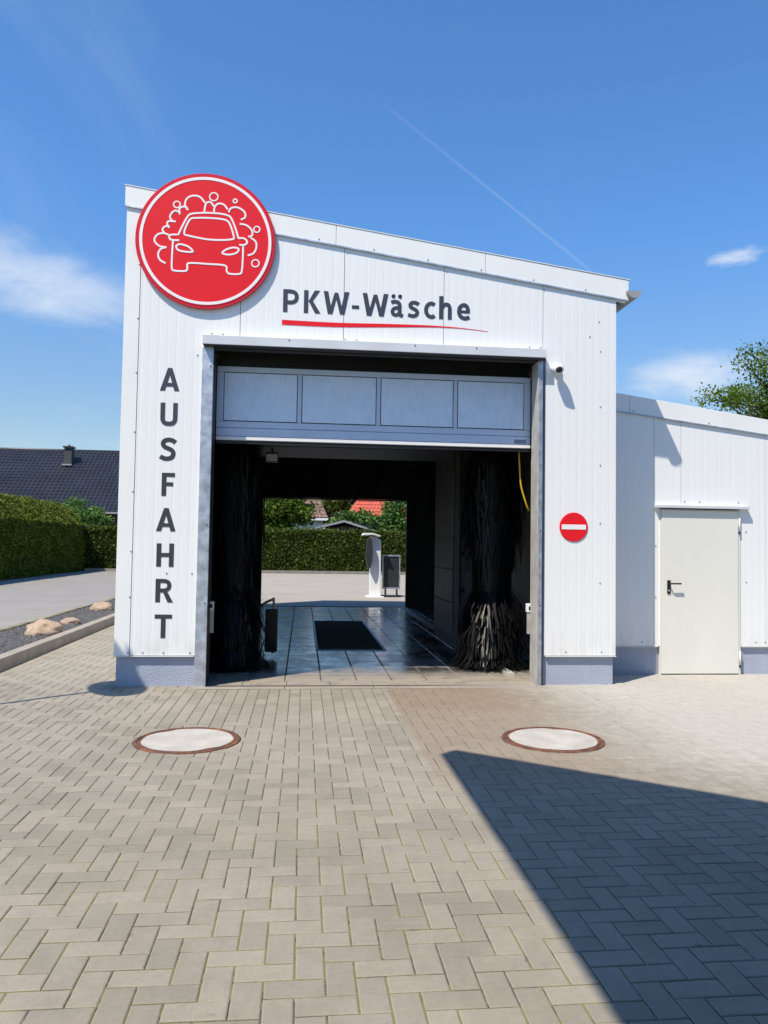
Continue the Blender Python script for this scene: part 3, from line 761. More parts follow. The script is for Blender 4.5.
# letters: each glyph is drawn as raised strokes, units of the capital height
def B_(x0, z0, x1, z1): return ('p', [(x0, z0), (x1, z0), (x1, z1), (x0, z1)])
def Pg(*p): return ('p', list(p))
def St(pts, t=.19): return ('s', pts, t)
GL = {
 'A': (.84, [Pg((0, 0), (.215, 0), (.515, 1), (.325, 1)), Pg((.625, 0), (.84, 0), (.515, 1), (.325, 1)), B_(.20, .19, .64, .345)]),
 'U': (.74, [B_(0, .34, .195, 1), B_(.545, .34, .74, 1), St([(.0975, .36), (.108, .24), (.17, .14), (.28, .092), (.37, .085), (.46, .092), (.57, .14), (.632, .24), (.6425, .36)])]),
 'S': (.74, [St([(.69, .80), (.58, .875), (.45, .91), (.32, .905), (.2, .85), (.15, .75), (.18, .645), (.3, .565), (.45, .505), (.57, .42), (.605, .31), (.565, .19), (.46, .11), (.31, .088), (.16, .12), (.04, .185)])]),
 'F': (.56, [B_(0, 0, .2, 1), B_(.19, .83, .56, 1), B_(.19, .43, .49, .59)]),
 'H': (.74, [B_(0, 0, .2, 1), B_(.54, 0, .74, 1), B_(.19, .42, .55, .59)]),
 'R': (.74, [B_(0, 0, .2, 1), St([(.18, .915), (.32, .915), (.46, .895), (.56, .825), (.585, .71), (.55, .595), (.45, .525), (.32, .505), (.18, .505)], .17), Pg((.29, .5), (.47, .52), (.76, 0), (.525, 0))]),
 'T': (.74, [B_(0, .83, .74, 1), B_(.27, 0, .47, .84)]),
 'P': (.72, [B_(0, 0, .2, 1), St([(.18, .915), (.32, .915), (.47, .89), (.58, .81), (.61, .67), (.57, .53), (.46, .45), (.32, .43), (.18, .43)], .17)]),
 'K': (.76, [B_(0, 0, .2, 1), Pg((.21, .51), (.39, .52), (.73, 1), (.49, 1)), Pg((.22, .52), (.40, .55), (.77, 0), (.52, 0))]),
 'W': (1.16, [Pg((0, 1), (.205, 1), (.405, 0), (.20, 0)), Pg((.235, 0), (.405, 0), (.655, .95), (.50, .95)), Pg((.925, 0), (.755, 0), (.505, .95), (.66, .95)), Pg((1.16, 1), (.955, 1), (.755, 0), (.96, 0))]),
 '-': (.36, [B_(0, .28, .36, .43)]),
 'a': (.58, [St([(.055, .635), (.16, .675), (.28, .675), (.38, .62), (.415, .52), (.415, .30), (.42, .16), (.46, .09), (.56, .055)], .165), St([(.42, .415), (.30, .412), (.18, .375), (.115, .285), (.115, .19), (.17, .11), (.27, .09), (.36, .135), (.42, .22)], .155),
             St([(.15+.03*math.cos(a), .92+.03*math.sin(a)) for a in np.linspace(0, 6.0, 9)], .12), St([(.43+.03*math.cos(a), .92+.03*math.sin(a)) for a in np.linspace(0, 6.0, 9)], .12)]),
 's': (.55, [St([(.50, .60), (.42, .655), (.31, .68), (.2, .66), (.13, .58), (.15, .48), (.26, .41), (.38, .35), (.44, .26), (.41, .15), (.31, .085), (.2, .08), (.04, .135)], .165)]),
 'c': (.52, [St([(.49, .61), (.42, .66), (.32, .675), (.2, .62), (.12, .5), (.10, .375), (.12, .25), (.2, .13), (.31, .08), (.41, .085), (.50, .14)], .175)]),
 'h': (.58, [B_(0, 0, .185, 1.03), St([(.13, .50), (.2, .61), (.29, .66), (.38, .66), (.45, .61), (.485, .5)], .17), B_(.40, 0, .575, .51)]),
 'e': (.60, [St([(.49, .36), (.485, .50), (.43, .62), (.32, .675), (.2, .63), (.12, .52), (.10, .375), (.125, .24), (.2, .13), (.33, .08), (.44, .09), (.56, .145)], .175), B_(.14, .31, .575, .435)]),
}
def glyph(ch, x0, width, zb, cap, mat, parent):
    gw, parts = GL[ch]; sx = width/gw; V, Fc = [], []
    for k, pt_ in enumerate(parts):
        y0, y1 = FY-.0035-.0003*k, FY-.0002
        if pt_[0] == 'p':
            q = [(x0+p[0]*sx, zb+p[1]*cap) for p in pt_[1]]; n = len(q); o = len(V)
            V += [(a, y0, b) for a, b in q]+[(a, y1, b) for a, b in q]
            Fc += [tuple(o+i for i in range(n)), tuple(o+n+i for i in range(n))]+[(o+i, o+(i+1) % n, o+n+(i+1) % n, o+n+i) for i in range(n)]
        else:
            q = catmull([(x0+p[0]*sx, zb+p[1]*cap) for p in pt_[1]], 5)
            v, f = ribbon_vf(q, pt_[2]*(cap+sx)/2, y0, y1, len(V)); V += v; Fc += f
    return mobj('letter', V, Fc, mat, parent)
le = thing('facade_lettering', (.8, FY, 4.0), 'slate grey PKW-Wäsche lettering with red swoosh above the bay', 'lettering')
px2x = lambda p: -.278+(p-283.3)*(1.852+.278)/(470.3-283.3)
for ch, a, b in (('P', 283.3, 298.8), ('K', 303.6, 319.8), ('W', 322.8, 348), ('-', 350.9, 358), ('W', 361.4, 387), ('a', 388.8, 402.4), ('s', 406.3, 418.8), ('c', 423, 434.3), ('h', 438.4, 451.3), ('e', 456.4, 470.3)):
    glyph(ch, px2x(a), px2x(b)-px2x(a), 4.146, .258, M_letter, le)
top = [(-.286, 4.056), (.3, 4.050), (.9, 4.062), (1.4, 4.066), (1.75, 4.054), (2.06, 4.027)]
bot = [(-.286, 4.000), (.3, 4.000), (.9, 4.024), (1.4, 4.046), (1.75, 4.046), (2.06, 4.025)]
T_, B2 = catmull(top, 8), catmull(bot, 8); V, Fc = [], []
for a, b in zip(T_, B2): V += [(a[0], FY-.0035, a[1]), (b[0], FY-.0035, b[1]), (a[0], FY-.0002, a[1]), (b[0], FY-.0002, b[1])]
for i in range(len(T_)-1):
    a, b = 4*i, 4*i+4; Fc += [(a, a+1, b+1, b), (a+2, b+2, b+3, a+3), (a, b, b+2, a+2), (a+1, a+3, b+3, b+1)]
mobj('swoosh', V, Fc, M_red, le)
le2 = thing('exit_lettering', (-1.49, FY, .5), 'dark vertical AUSFAHRT lettering down the left pillar', 'lettering')
for k, ch in enumerate('AUSFAHRT'):
    w = GL[ch][0]*.252*.98; zb = 3.465-.252-k*(3.465-.252-.521)/7
    xc = -1.490 if ch != 'F' else -1.478
    glyph(ch, xc-w/2, w, zb, .252, M_letter if k < 2 else M_letter2, le2)

# security camera
sc = thing('security_camera', (2.87, FY, 3.6), 'small white security camera on the wall beside the lintel end', 'camera')
lathe('wall_base', [(0, -.035), (.05, -.035), (.055, -.028), (.055, 0), (0, 0)], (2.862, FY-.001, 3.625), M_white, sc, 28, 'y', True)
tube('arm', [(2.862, FY-.03, 3.625), (2.858, FY-.075, 3.615)], .034, M_white, sc, 16)
V, Fc = [], []
bm = bmesh.new(); bmesh.ops.create_uvsphere(bm, u_segments=24, v_segments=16, radius=.062)
me = bpy.data.meshes.new('housing'); bm.to_mesh(me); bm.free(); me.materials.append(M_white); me.polygons.foreach_set('use_smooth', [True]*len(me.polygons))
ho = bpy.data.objects.new('housing', me); ho.location = (2.855, FY-.105, 3.605); link(ho, sc)
c0 = Vector((2.855, FY-.105, 3.605)); dr = Vector((-.12, -.95, -.42)).normalized()
tube('hood', [c0+dr*.02, c0+dr*.066], [.060, .053], M_white, sc, 20); tube('lens', [c0+dr*.05, c0+dr*.070], [.036, .037], M_black, sc, 18)

# light barrier boxes on the jambs
for x0, x1, lab in ((-1.03, -.985, 'small white light barrier box on the left door jamb'), (2.625, 2.672, 'small white light barrier box on the right door jamb')):
    t = thing('light_barrier', ((x0+x1)/2, 8.87, .8), lab, 'sensor', 'light barriers at the bay opening')
    box('housing', x0-.01, x1, 8.80, 8.88, .80, .90, M_white, t, .006); box('bracket', x0, x1, 8.81, 8.86, .55, .80, M_galv2, t)
    box('lens', x0+.005, x1-.012, 8.797, 8.80, .83, .87, M_black, t)
hs = tube('hose', catmull([(2.555, 9.0, 2.75), (2.565, 9.0, 2.55), (2.585, 9.0, 2.3), (2.65, 9.0, 2.08), (2.69, 9.02, 2.0)], 6), .010, M_yellow, None)
tag(hs, 'thin yellow hose hanging at the upper right inside the bay', 'hose')
wl = thing('wall_lamp', (-.5, 12, 2.75), 'small pale unlit lamp box under the bay ceiling at left', 'lamp')
box('lamp_housing', -.56, -.38, 11.0, 11.12, 2.72, 2.86, M_inlight, wl, .01); box('lamp_stem', -.48, -.45, 11.05, 11.08, 2.86, 4.28, M_darkmetal, wl)
box('lamp_cover', -.55, -.39, 10.985, 10.999, 2.73, 2.83, M_signwhite, wl, .004)

# ------------------------------------------------------------------ wash gantry and brushes
gan = thing('wash_gantry', (.8, 11.3, 0), 'dark portal wash gantry with panelled columns inside the bay', 'wash machine')
for x0, x1, s in ((2.12, 2.95, 'r'), (-1.62, -.82, 'l')):
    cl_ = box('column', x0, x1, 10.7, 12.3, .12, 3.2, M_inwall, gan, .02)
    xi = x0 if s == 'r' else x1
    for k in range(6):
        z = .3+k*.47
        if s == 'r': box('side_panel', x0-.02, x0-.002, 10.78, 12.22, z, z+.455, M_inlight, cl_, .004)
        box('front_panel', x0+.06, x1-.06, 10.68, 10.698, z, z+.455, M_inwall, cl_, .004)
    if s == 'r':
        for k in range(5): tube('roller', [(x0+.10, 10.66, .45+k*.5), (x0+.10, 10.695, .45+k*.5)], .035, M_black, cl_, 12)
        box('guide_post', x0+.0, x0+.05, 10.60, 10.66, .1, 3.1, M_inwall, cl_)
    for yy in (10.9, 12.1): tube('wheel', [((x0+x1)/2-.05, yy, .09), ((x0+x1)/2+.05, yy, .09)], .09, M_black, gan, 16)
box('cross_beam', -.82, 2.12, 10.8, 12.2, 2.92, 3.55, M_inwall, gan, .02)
box('cross_beam_panel', -.80, 2.10, 10.78, 10.798, 2.98, 3.48, M_darkmetal, gan)
boxes('floor_rail', [(2.50, 2.58, 9.2, 19.2, -.01, .035)], M_galv2, gan); boxes('floor_rail', [(-1.26, -1.18, 9.2, 19.2, -.01, .035)], M_galv2, gan)
def brush(cx, cy, rbot, rtop, label, seed, n=5200):
    t = thing('wash_brush', (cx, cy, 0), label, 'brush', 'vertical wash brushes')
    tube('core', [(cx, cy, .16), (cx, cy, 3.0)], .11, M_black, t, 16)
    tube('drive_head', [(cx, cy, 3.0), (cx, cy, 3.25)], .16, M_darkmetal, t, 16)
    tube('hanger', [(cx, cy, 3.2), (cx, cy+.9, 3.2)], .05, M_darkmetal, t, 10)
    rg = np.random.default_rng(seed); Q = []
    for i in range(n):
        low = i < n*.36
        z0 = rg.uniform(.22, 1.2) if low else rg.uniform(1.2, 3.0)
        hug = not low and z0 < 1.8
        a = rg.uniform(0, 2*math.pi); L = rg.uniform(.5, .82); p = np.array([.11, z0])
        fl_ = (rbot*rg.uniform(.7, 1.08)) if low else .22*rg.uniform(.7, 1.2) if hug else rtop*rg.uniform(.35, 1.08)
        ang = rg.uniform(-1.2, -.7) if low else rg.uniform(-.7, .1)
        steps = 5; w = rg.uniform(.010, .028); pts = []
        twist = rg.uniform(-.3, .3); dr0 = rg.uniform(.0, .10) if low else .5
        for s_ in range(steps+1):
            pts.append((p[0], a+twist*s_/steps, p[1]))
            st = L/steps; p = p+np.array([math.cos(ang)*st, math.sin(ang)*st])
            ang = max(ang-dr0, -1.52)
            if p[0] > fl_: p[0] = fl_
            if p[1] < .02: p[1] = .02+rg.uniform(0, .03); p[0] += st*.5
        for s_ in range(steps):
            q = []
            for (pr, pa, pz), sg_, ww in ((pts[s_], -1, w), (pts[s_], 1, w), (pts[s_+1], 1, w*(1-.12*s_)), (pts[s_+1], -1, w*(1-.12*s_))):
                ag = pa+sg_*ww/max(pr, .08)/2; q.append((cx+pr*math.cos(ag), cy+pr*math.sin(ag), pz))
            Q.append(q)
    b = fast_quads('bristles', np.array(Q), M_bristle, t); tag(b, kind='stuff')
brush(2.48, 9.98, .56, .44, 'black bristle wash brush flaring to the floor at right of the bay', 3)
brush(-.90, 9.95, .48, .44, 'black bristle wash brush in deep shade at left of the bay', 4)
gr = thing('guide_rail', (-.42, 10.8, 0), 'tubular hoop with black rubber pad beside the left brush', 'guide rail')
tube('hoop', catmull([(-.62, 10.9, .05), (-.60, 10.9, .62), (-.56, 10.88, .70), (-.42, 10.8, .78), (-.39, 10.79, .74), (-.39, 10.79, .05)], 5), .018, M_galv2, gr)
box('rubber_pad', -.50, -.33, 10.74, 10.78, .07, .66, M_black, gr, .02)

# ------------------------------------------------------------------ annex
AY = 9.27
at_ = lambda x: 3.519-.137*(x-3.879); ab = lambda x: 3.290-.120*(x-3.879)
an = thing('annex_building', (6.2, AY, 0), 'lower white panelled annex with ivory steel door and sloping roof', 'building')
azt = lambda x: at_(x)-.05
DX0, DX1, DZT = 4.452, 5.512, 2.068
APB = .353
rib_panel('wall_panel', [(XR-.0, 4.38, APB, 0, 1)], AY, azt, M_wall, an)
rib_panel('wall_panel', [(4.38, DX0, APB, 1, 0), (DX0, 4.735, DZT+.02, 0, 1)], AY, azt, M_wall, an)
rib_panel('wall_panel', [(4.735, DX1, DZT+.02, 1, 0), (DX1, 5.865, APB, 0, 1)], AY, azt, M_wall, an)
for a in (5.865, 7.0, 8.13): rib_panel('wall_panel', [(a, a+1.13, APB, 1, 1)], AY, azt, M_wall, an)
box('plinth', XR+.005, DX0-.01, AY+.03, AY+.3, -.1, APB-.012, M_plinth, an, .004)
box('plinth', DX1+.01, 9.24, AY+.03, AY+.3, -.1, APB-.012, M_plinth, an, .004)
box('drip_flashing', XR+.005, DX0-.02, AY-.010, AY+.03, APB-.010, APB-.004, M_trim, an)
box('drip_flashing', DX1+.02, 9.26, AY-.010, AY+.03, APB-.010, APB-.004, M_trim, an)
for a, b in ((XR+.003, 4.05), (4.054, 6.0), (6.004, 9.3)):
    o = prism('roof_fascia', [(a, ab(a)), (b, ab(b)), (b, at_(b)), (a, at_(a))], AY-.016, AY+.1, 'y', M_trim, an, .004)
    prism('fascia_lip', [(a+.002, ab(a)-.010), (b-.002, ab(b)-.010), (b-.002, ab(b)+.004), (a+.002, ab(a)+.004)], AY-.024, AY-.001, 'y', M_galv, o)
prism('roof', [(XR+.01, at_(XR)-.09), (9.25, at_(9.25)-.09), (9.25, at_(9.25)-.02), (XR+.01, at_(XR)-.02)], AY+.105, BY, 'y', M_greyroof, an)
box('side_wall', 9.16, 9.25, AY+.085, BY, -.05, at_(9.25)-.1, M_wall, an)
box('rear_wall', XR+.01, 9.15, BY-.09, BY-.005, -.05, at_(9.25)-.1, M_wall, an)
dr_ = box('door', DX0+.018, DX1-.028, AY-.022, AY+.03, .012, DZT-.012, M_leaf, an, .004); tag(dr_, 'ivory steel side door, closed')
fr = boxes('door_frame', [(DX0, DX0+.014, AY-.012, AY+.05, 0, DZT), (DX1-.024, DX1, AY-.012, AY+.05, 0, DZT), (DX0+.014, DX1-.024, AY-.012, AY+.05, DZT-.008, DZT)], M_leaf, an)
for z in (.12, 1.80):
    tube('hinge', [(DX1-.012, AY-.024, z), (DX1-.012, AY-.024, z+.17)], .011, M_white, dr_, 10); box('hinge_knuckle', DX1-.022, DX1-.004, AY-.034, AY-.016, z-.03, z-.002, M_darkmetal, dr_)
hx, hz_ = 4.56, 1.09
pl = prism('handle_plate', [(hx-.019+.019*0, hz_-.085), (hx+.019, hz_-.085), (hx+.021, hz_-.07), (hx+.021, hz_+.07), (hx+.019, hz_+.085), (hx-.019, hz_+.085), (hx-.021, hz_+.07), (hx-.021, hz_-.07)], AY-.032, AY-.022, 'y', M_black, dr_)
tube('handle', [(hx, AY-.03, hz_+.045), (hx, AY-.075, hz_+.045), (hx+.02, AY-.082, hz_+.045), (hx+.135, AY-.080, hz_+.045)], .0105, M_black, dr_, 10)
tube('lock', [(hx, AY-.036, hz_-.045), (hx, AY-.03, hz_-.045)], .010, M_galv, dr_, 10)
box('door_hood', 4.372, 5.612, AY-.075, AY-.001, DZT+.014, DZT+.050, M_lintel, an, .003)
for x in (4.78, 4.98, 5.5): screw(x, AY-.002, DZT+.10, an)
for x in (4.22, 5.72, 5.85): screw(x, AY-.002, APB+.05, an)
for x in (4.1, 5.1, 5.95): screw(x, AY-.017, ab(x)+.03, an)
for z in (.96, 1.6): screw(4.40, AY-.002, z, an); screw(5.6, AY-.002, z+.2, an)

# ------------------------------------------------------------------ behind the bay: terminal and board
pt_ = thing('payment_terminal', (2.16, 23.4, 0), 'white wash payment post with dark screen unit behind the bay', 'terminal')
box('base_plate', 1.92, 2.44, 23.1, 23.7, -.01, .03, M_white, pt_, .005)
prism('post', [(2.02, .03), (2.36, .03), (2.34, 1.72), (2.22, 1.80), (2.02, 1.84)], 23.25, 23.55, 'y', M_white, pt_, .015)
prism('rain_cap', [(1.76, 1.86), (2.10, 1.88), (2.30, 1.82), (2.30, 1.86), (2.08, 1.93), (1.80, 1.93)], 23.05, 23.6, 'y', M_white, pt_, .01)
prism('screen_unit', [(1.92+.10*math.cos(a)+.06, 1.34+.47*math.sin(a)) for a in np.linspace(0, 2*math.pi, 25)[:-1]], 23.05, 23.3, 'y', M_darkmetal, pt_, .01)
ab_ = thing('notice_board', (2.7, 23.5, 0), 'grey framed wheeled notice board beside the payment post', 'board')
box('board_panel', 2.45, 2.94, 23.48, 23.51, .28, 1.24, M_darkmetal, ab_)
for a in ((2.42, 2.455, .24, 1.28), (2.935, 2.97, .24, 1.28)): box('frame_bar', a[0], a[1], 23.46, 23.53, a[2], a[3], M_galv, ab_)
for a in ((.24, .285), (1.235, 1.28)): box('frame_bar', 2.455, 2.935, 23.46, 23.53, a[0], a[1], M_galv, ab_)
boxes('slats', [(2.46+k*.06, 2.463+k*.06, 23.475, 23.482, .29, 1.23) for k in range(1, 8)], M_black, ab_)
for x in (2.52, 2.87): box('leg', x-.02, x+.02, 23.40, 23.58, .06, .24, M_black, ab_); tube('wheel', [(x-.03, 23.42, .05), (x+.03, 23.42, .05)], .05, M_black, ab_, 12)
box('foot_tray', 2.38, 3.0, 23.36, 23.64, 0, .05, M_black, ab_, .01)

# ------------------------------------------------------------------ hedges, bushes, trees
def hedge(label, x0, x1, y0, y1, h, mat, n, leaf, faces, seed, lean=0.):
    t = thing('hedge', ((x0+x1)/2, (y0+y1)/2, 0), label, 'hedge')
    nx, ny_, nz = max(2, int((x1-x0)/.5)), max(2, int((y1-y0)/.5)), 6
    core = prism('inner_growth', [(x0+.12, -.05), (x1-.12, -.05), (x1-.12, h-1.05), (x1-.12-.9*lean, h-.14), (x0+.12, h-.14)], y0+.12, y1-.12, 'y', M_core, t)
    rg = np.random.default_rng(seed); A = []
    from mathutils import noise as mn
    ar = {'top': (x1-x0)*(y1-y0), '-y': (x1-x0)*h, '+x': (y1-y0)*h, '-x': (y1-y0)*h, '+y': (x1-x0)*h}
    tot = sum(ar[k] for k in faces)
    for k in faces:
        c = int(n*ar[k]/tot); u, v = rg.random(c), rg.random(c); d = np.abs(rg.normal(0, .09, c))-.05
        if k == 'top': p = np.c_[x0+u*(x1-x0), y0+v*(y1-y0), h-d+.02+np.where(rg.random(c) < .06, rg.uniform(.03, .2, c), 0)]
        elif k == '-y': p = np.c_[x0+u*(x1-x0), y0+d, v*h]
        elif k == '+y': p = np.c_[x0+u*(x1-x0), y1-d, v*h]
        elif k == '+x': p = np.c_[x1-d, y0+u*(y1-y0), v*h]
        else: p = np.c_[x0+d, y0+u*(y1-y0), v*h]
        A.append(p)
    P_ = np.concatenate(A)
    if lean: P_[:, 0] -= np.clip(P_[:, 2]-(h-.9), 0, 2)*lean*np.clip((P_[:, 0]-x0)/(x1-x0), 0, 1)
    off = np.array([(mn.noise(Vector(q)*.9), mn.noise(Vector(q)*.9+Vector((9, 0, 0))), mn.noise(Vector((q[0], q[1], 0))*.5)) for q in P_])
    P_ = P_+off*np.array([.13, .13, .10]); P_[:, 2] = np.maximum(P_[:, 2], .03)
    b = fast_quads('foliage', leaf_quads(P_, leaf, .5, .5), mat, t, rg.random(len(P_))); tag(b, kind='stuff')
hedge('tall thuja hedge running along the left side of the driveway, shaded face', -13.3, -11.55, 25, 42.2, 3.35, M_hedge, 62000, .085, ('top', '+x', '-y'), 11, 1.)
hedge('trimmed hedge across the far end of the driveway and rear yard', -12.4, 16, 42.25, 43.6, 2.30, M_hedge2, 80000, .08, ('top', '-y'), 12)
box_k = box('hedge_kerb', -11.4, 15, 41.95, 42.1, -.05, .14, M_kerb); tag(box_k, 'low pale kerb along the foot of the far hedge', 'kerb')
def tree(name, label, base_, ctr, rad, nc, nl, leaf, mat, cat, seed, cl_r=.5, tr=.16, group=None, extra=()):
    rg = np.random.default_rng(seed); t = thing(name, base_, label, cat, group)
    b = Vector(base_); c = Vector(ctr); V, Fc = [], []
    mid = b.lerp(c, .55)+Vector((rg.normal(0, .08), rg.normal(0, .08), 0))
    top = Vector((c.x, c.y, c.z+rad[2]*.55))
    v, f = tube_vf([b-Vector((0, 0, .05)), b.lerp(mid, .5), mid, c, top], [tr*1.25, tr, tr*.85, tr*.55, tr*.15], 9); V += v; Fc += f
    cl = []
    while len(cl) < nc:
        q = rg.normal(size=3); q /= np.linalg.norm(q); q *= rg.uniform(.35, 1.)**.5
        q = q*(1+.22*math.sin(3*q[0]+seed)+.15*math.sin(5*q[1]+2*seed))
        cl.append(np.array(ctr)+q*np.array(rad))
    cl += [np.array(e)+np.array((.18, 0, 0)) for e in extra]
    for q in cl:
        k = rg.uniform(.35, 1.); s = mid.lerp(top, k*.8); e = Vector(q)
        m_ = s.lerp(e, .5)+Vector((0, 0, -.06*(e-s).length))
        v, f = tube_vf([s, m_, e], [tr*.28, tr*.16, tr*.05], 5, len(V), False); V += v; Fc += f
    mobj('trunk', V, Fc, M_bark, t, True)
    P_, T_ = [], []
    for q in cl:
        s = cl_r*rg.uniform(.6, 1.25); k = int(nl*rg.uniform(.6, 1.4))
        if len(P_) >= nc: s, k = .42, int(nl*.45)
        d = rg.normal(size=(k, 3))*np.array([s, s, s*.6])*.55
        P_.append(q+d); T_.append(np.clip(rg.uniform(.1, .9)*.5+rg.random(k)*.5, 0, 1))
    P_ = np.concatenate(P_)
    tag(fast_quads('crown', leaf_quads(P_, leaf, .5, .55), mat, t, np.concatenate(T_)), kind='stuff')
SPUR = [(12.75, 23.5, 6.45), (12.95, 23.5, 6.62), (13.3, 23.4, 6.4), (13.5, 23.6, 6.35), (13.9, 23.5, 6.5), (13.75, 23.5, 6.75), (14.3, 23.5, 6.6), (14.0, 23.5, 7.7), (14.15, 23.4, 8.05), (14.4, 23.5, 7.5), (14.5, 23.3, 7.25), (14.7, 23.5, 7.0), (14.8, 23.4, 6.7), (14.95, 23.5, 8.2), (14.9, 23.5, 7.9), (14.9, 23.5, 7.4), (14.6, 23.4, 6.3), (15.0, 23.6, 6.2)]
tree('broadleaf_tree', 'loose green broadleaf tree rising behind the annex roof', (17.6, 24, -.05), (17.5, 24, 6.2), (3.0, 3.0, 2.3), 80, 260, .062, M_tree, 'tree', 21, .6, .22, None, SPUR)
tree('shrub', 'bright green broadleaf shrub behind the far hedge below the dark roof', (-13.0, 45.6, -.05), (-12.7, 45.6, 2.4), (1.9, 1.2, 1.3), 60, 300, .085, M_bush, 'shrub', 22, .55, .07)
tree('garden_tree', 'green garden tree left of the brown roof, seen through the bay', (-1.6, 47, -.05), (-1.4, 47, 3.5), (1.75, 1.6, 2.0), 55, 190, .13, M_tree, 'tree', 23, .6, .12)
tree('garden_tree', 'low round green tree in front of the red roof, seen through the bay', (3.3, 48, -.05), (3.2, 48, 2.7), (1.5, 1.2, 1.05), 34, 170, .13, M_bush, 'tree', 24, .5, .1)
tree('garden_tree', 'bushy bright green tree at the right edge of the rear opening', (6.0, 47, -.05), (5.9, 47, 3.1), (1.3, 1.2, 1.9), 45, 190, .13, M_bush, 'tree', 25, .55, .1)

tree('garden_tree', 'dark tree in the gap between brown and red roofs, seen through the bay', (4.0, 68, -.05), (3.6, 68, 5.2), (3.2, 2.0, 2.9), 70, 170, .2, M_hedge2, 'tree', 26, .9, .2)

# ------------------------------------------------------------------ houses
def tiled(name, p0, p1, p2, p3, mat, parent, cols, rows, amp=.035, step=.04):
    """pantile slope: p0-p1 eave, p3-p2 ridge; real waves and stepped courses"""
    p0, p1, p2, p3 = map(Vector, (p0, p1, p2, p3)); nrm = (p1-p0).cross(p3-p0).normalized()
    if nrm.z < 0: nrm = -nrm
    nx = cols*4; V, Fc = [], []
    for r in range(rows):
        for e in (0, 1):
            t = (r+e)/rows
            for i in range(nx+1):
                s = i/nx; a = p0.lerp(p1, s); b = p3.lerp(p2, s); ph = i % 4
                h = amp*(0, .5, 1, .5)[ph] + (step if e == 0 else .0)
                V.append(tuple(a.lerp(b, t)+nrm*h))
    w = nx+1
    for r in range(rows):
        o = r*2*w
        for i in range(nx): Fc.append((o+i, o+i+1, o+w+i+1, o+w+i))
        if r:
            for i in range(nx): Fc.append((o-w+i, o-w+i+1, o+i+1, o+i))
    return mobj(name, V, Fc, mat, parent)
h1 = thing('dark_roof_house', (-19, 57, 0), 'low house with large dark tiled roof behind the left hedge', 'house')
prism('wall', [(52.2, -.05), (64, -.05), (64, 3.3), (58.1, 7.6), (52.2, 3.3)], -30, -8.5, 'x', M_brick, h1)
rf = tiled('roof', (-30.6, 51.4, 3.42), (-8, 51.4, 3.42), (-8, 58.1, 8.15), (-30.6, 58.1, 8.15), M_slate, h1, 76, 20, .085, .03)
prism('rear_slope', [(64.7, 3.42), (58.1, 8.15), (58.1, 8.03), (64.7, 3.3)], -30.6, -8, 'x', M_slate, rf)
tube('ridge_tile', [(-30.6, 58.1, 8.16), (-8, 58.1, 8.16)], .10, M_slate, rf, 8)
box('gutter', -30.6, -8, 51.28, 51.4, 3.36, 3.47, M_lead, rf)
ch_ = box('chimney', -16.92, -16.40, 56.2, 56.8, 6.2, 8.16, pmat('chimney_slate', (.05, .052, .055), .8), h1, .01)
box('chimney_cap', -17.0, -16.32, 56.1, 56.9, 8.16, 8.26, M_darkmetal, ch_); box('chimney_flashing', -16.98, -16.34, 56.0, 56.18, 6.88, 6.98, M_lead, ch_)
tube('chimney_pot', [(-16.7, 56.6, 8.25), (-16.7, 56.6, 8.42)], .07, M_darkmetal, ch_, 10)
for k in range(3): box('window', -11.8-4*k, -10.6-4*k, 52.14, 52.19, 1.0, 2.4, M_glassdark, h1)
def hip_house(name, label, x0, x1, y0, y1, ze, zr, hip, mt, seed):
    t = thing(name, ((x0+x1)/2, (y0+y1)/2, 0), label, 'house')
    box('wall', x0+.35, x1-.35, y0+.35, y1-.35, -.05, ze, M_render, t)
    ym = (y0+y1)/2; a, b = x0+hip, x1-hip
    rf = tiled('roof', (x0, y0, ze), (x1, y0, ze), (b, ym, zr), (a, ym, zr), mt, t, int((x1-x0)/.3), 14)
    mobj('hip_slope', [(x1, y0, ze), (x1, y1, ze), (b, ym, zr)], [(0, 1, 2)], mt, rf); mobj('hip_slope', [(x0, y0, ze), (x0, y1, ze), (a, ym, zr)], [(0, 1, 2)], mt, rf)
    mobj('rear_slope', [(x0, y1, ze), (x1, y1, ze), (b, ym, zr), (a, ym, zr)], [(0, 1, 2, 3)], mt, rf)
    box('eave_board', x0, x1, y0-.02, y0+.05, ze-.18, ze-.02, M_signwhite, rf)
    for k in (1, 2): xx = x0+(x1-x0)*k/3; box('window', xx-.5, xx+.5, y0+.31, y0+.36, 1.0, 2.2, M_glassdark, t)
    return t
hip_house('brown_roof_house', 'pale house with brown tiled roof, seen through the bay', -9, 1.7, 54, 62, 3.45, 6.9, 1.4, M_browntile, 1)
rh = hip_house('red_roof_house', 'house with orange red tiled roof, seen through the bay', 3.2, 16, 58, 66, 3.6, 7.4, 2.6, M_redtile, 2)
box('dormer_vent', 6.1, 6.7, 60.3, 60.7, 5.0, 5.45, M_darkmetal, rh)
sh = thing('garden_shed', (2.2, 47.5, 0), 'low grey gabled shed behind the far hedge', 'shed')
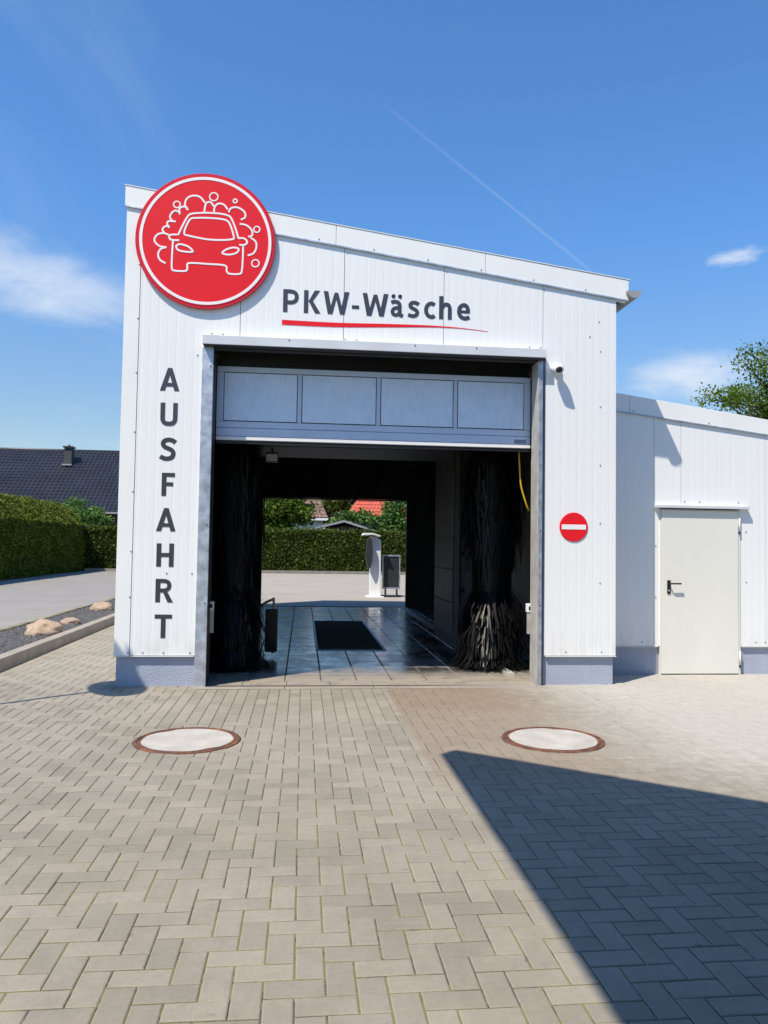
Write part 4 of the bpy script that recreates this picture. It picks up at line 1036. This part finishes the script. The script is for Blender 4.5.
prism('wall', [(.2, -.05), (4.2, -.05), (4.2, 2.3), (2.4, 2.75), (.2, 2.3)], 46.2, 49, 'y', M_brick, sh)
rf = prism('roof', [(-.1, 2.33), (2.4, 2.95), (4.5, 2.33), (4.5, 2.42), (2.4, 3.06), (-.1, 2.42)], 45.8, 49.3, 'y', M_greyroof, sh)
prism('barge_board', [(-.1, 2.28), (2.4, 2.92), (4.5, 2.28), (4.5, 2.40), (2.4, 3.04), (-.1, 2.40)], 45.74, 45.798, 'y', M_lead, rf)

# ------------------------------------------------------------------ outside the frame: what throws the two shadows, and an added sky-blocking wall
ps = thing('pole_sign', (-3.93, 6.68, 0), 'round sign on a tall pole at the left, only its shadow in view', 'sign')
tube('pole', [(-3.89, 6.78, -.05), (-3.89, 6.78, 4.7)], .028, M_galv, ps, 12)
e_ = Vector((math.cos(math.radians(-60)), math.sin(math.radians(-60)), 0)); n_ = Vector((-e_.y, e_.x, 0)); pc_ = Vector((-3.89, 6.78, 4.2))
V = [tuple(pc_+.46*(math.cos(a)*e_+math.sin(a)*Vector((0, 0, 1)))+n_*s) for s in (-.03, -.06) for a in np.linspace(0, 2*math.pi, 49)[:-1]]
mobj('sign_disc', V, [tuple(range(48)), tuple(range(48, 96))]+[(i, (i+1) % 48, 48+(i+1) % 48, 48+i) for i in range(48)], M_white, ps)
CH = 4.7; kx, ky = math.sin(AZ)/math.tan(EL), math.cos(AZ)/math.tan(EL)
tx, ty = 1.045-kx*CH, 5.76-ky*CH
cn = thing('canopy', (2, -5, 0), 'flat forecourt canopy behind the viewpoint, only its shadow in view', 'canopy')
prism('canopy_roof', [(tx, ty), (tx+2.9, ty-2.22), (tx+14, ty-2.22), (tx+14, ty-13), (tx+.02, ty-13)], CH, CH+.3, 'z', M_canopy, cn, .01)  # stretched to the right and set low to block more sky light
box('rear_wall', -.9, 12.5, -8.6, -8.4, -.05, CH-.002, M_canopy, cn)  # added unseen wall, blocks low sky light to deepen the paving shade
for x, y in ((-.8, -3.0), (6.2, -3.0), (12.4, -3.0)): box('post', x-.09, x+.09, y-.09, y+.09, -.05, CH, M_galv, cn)
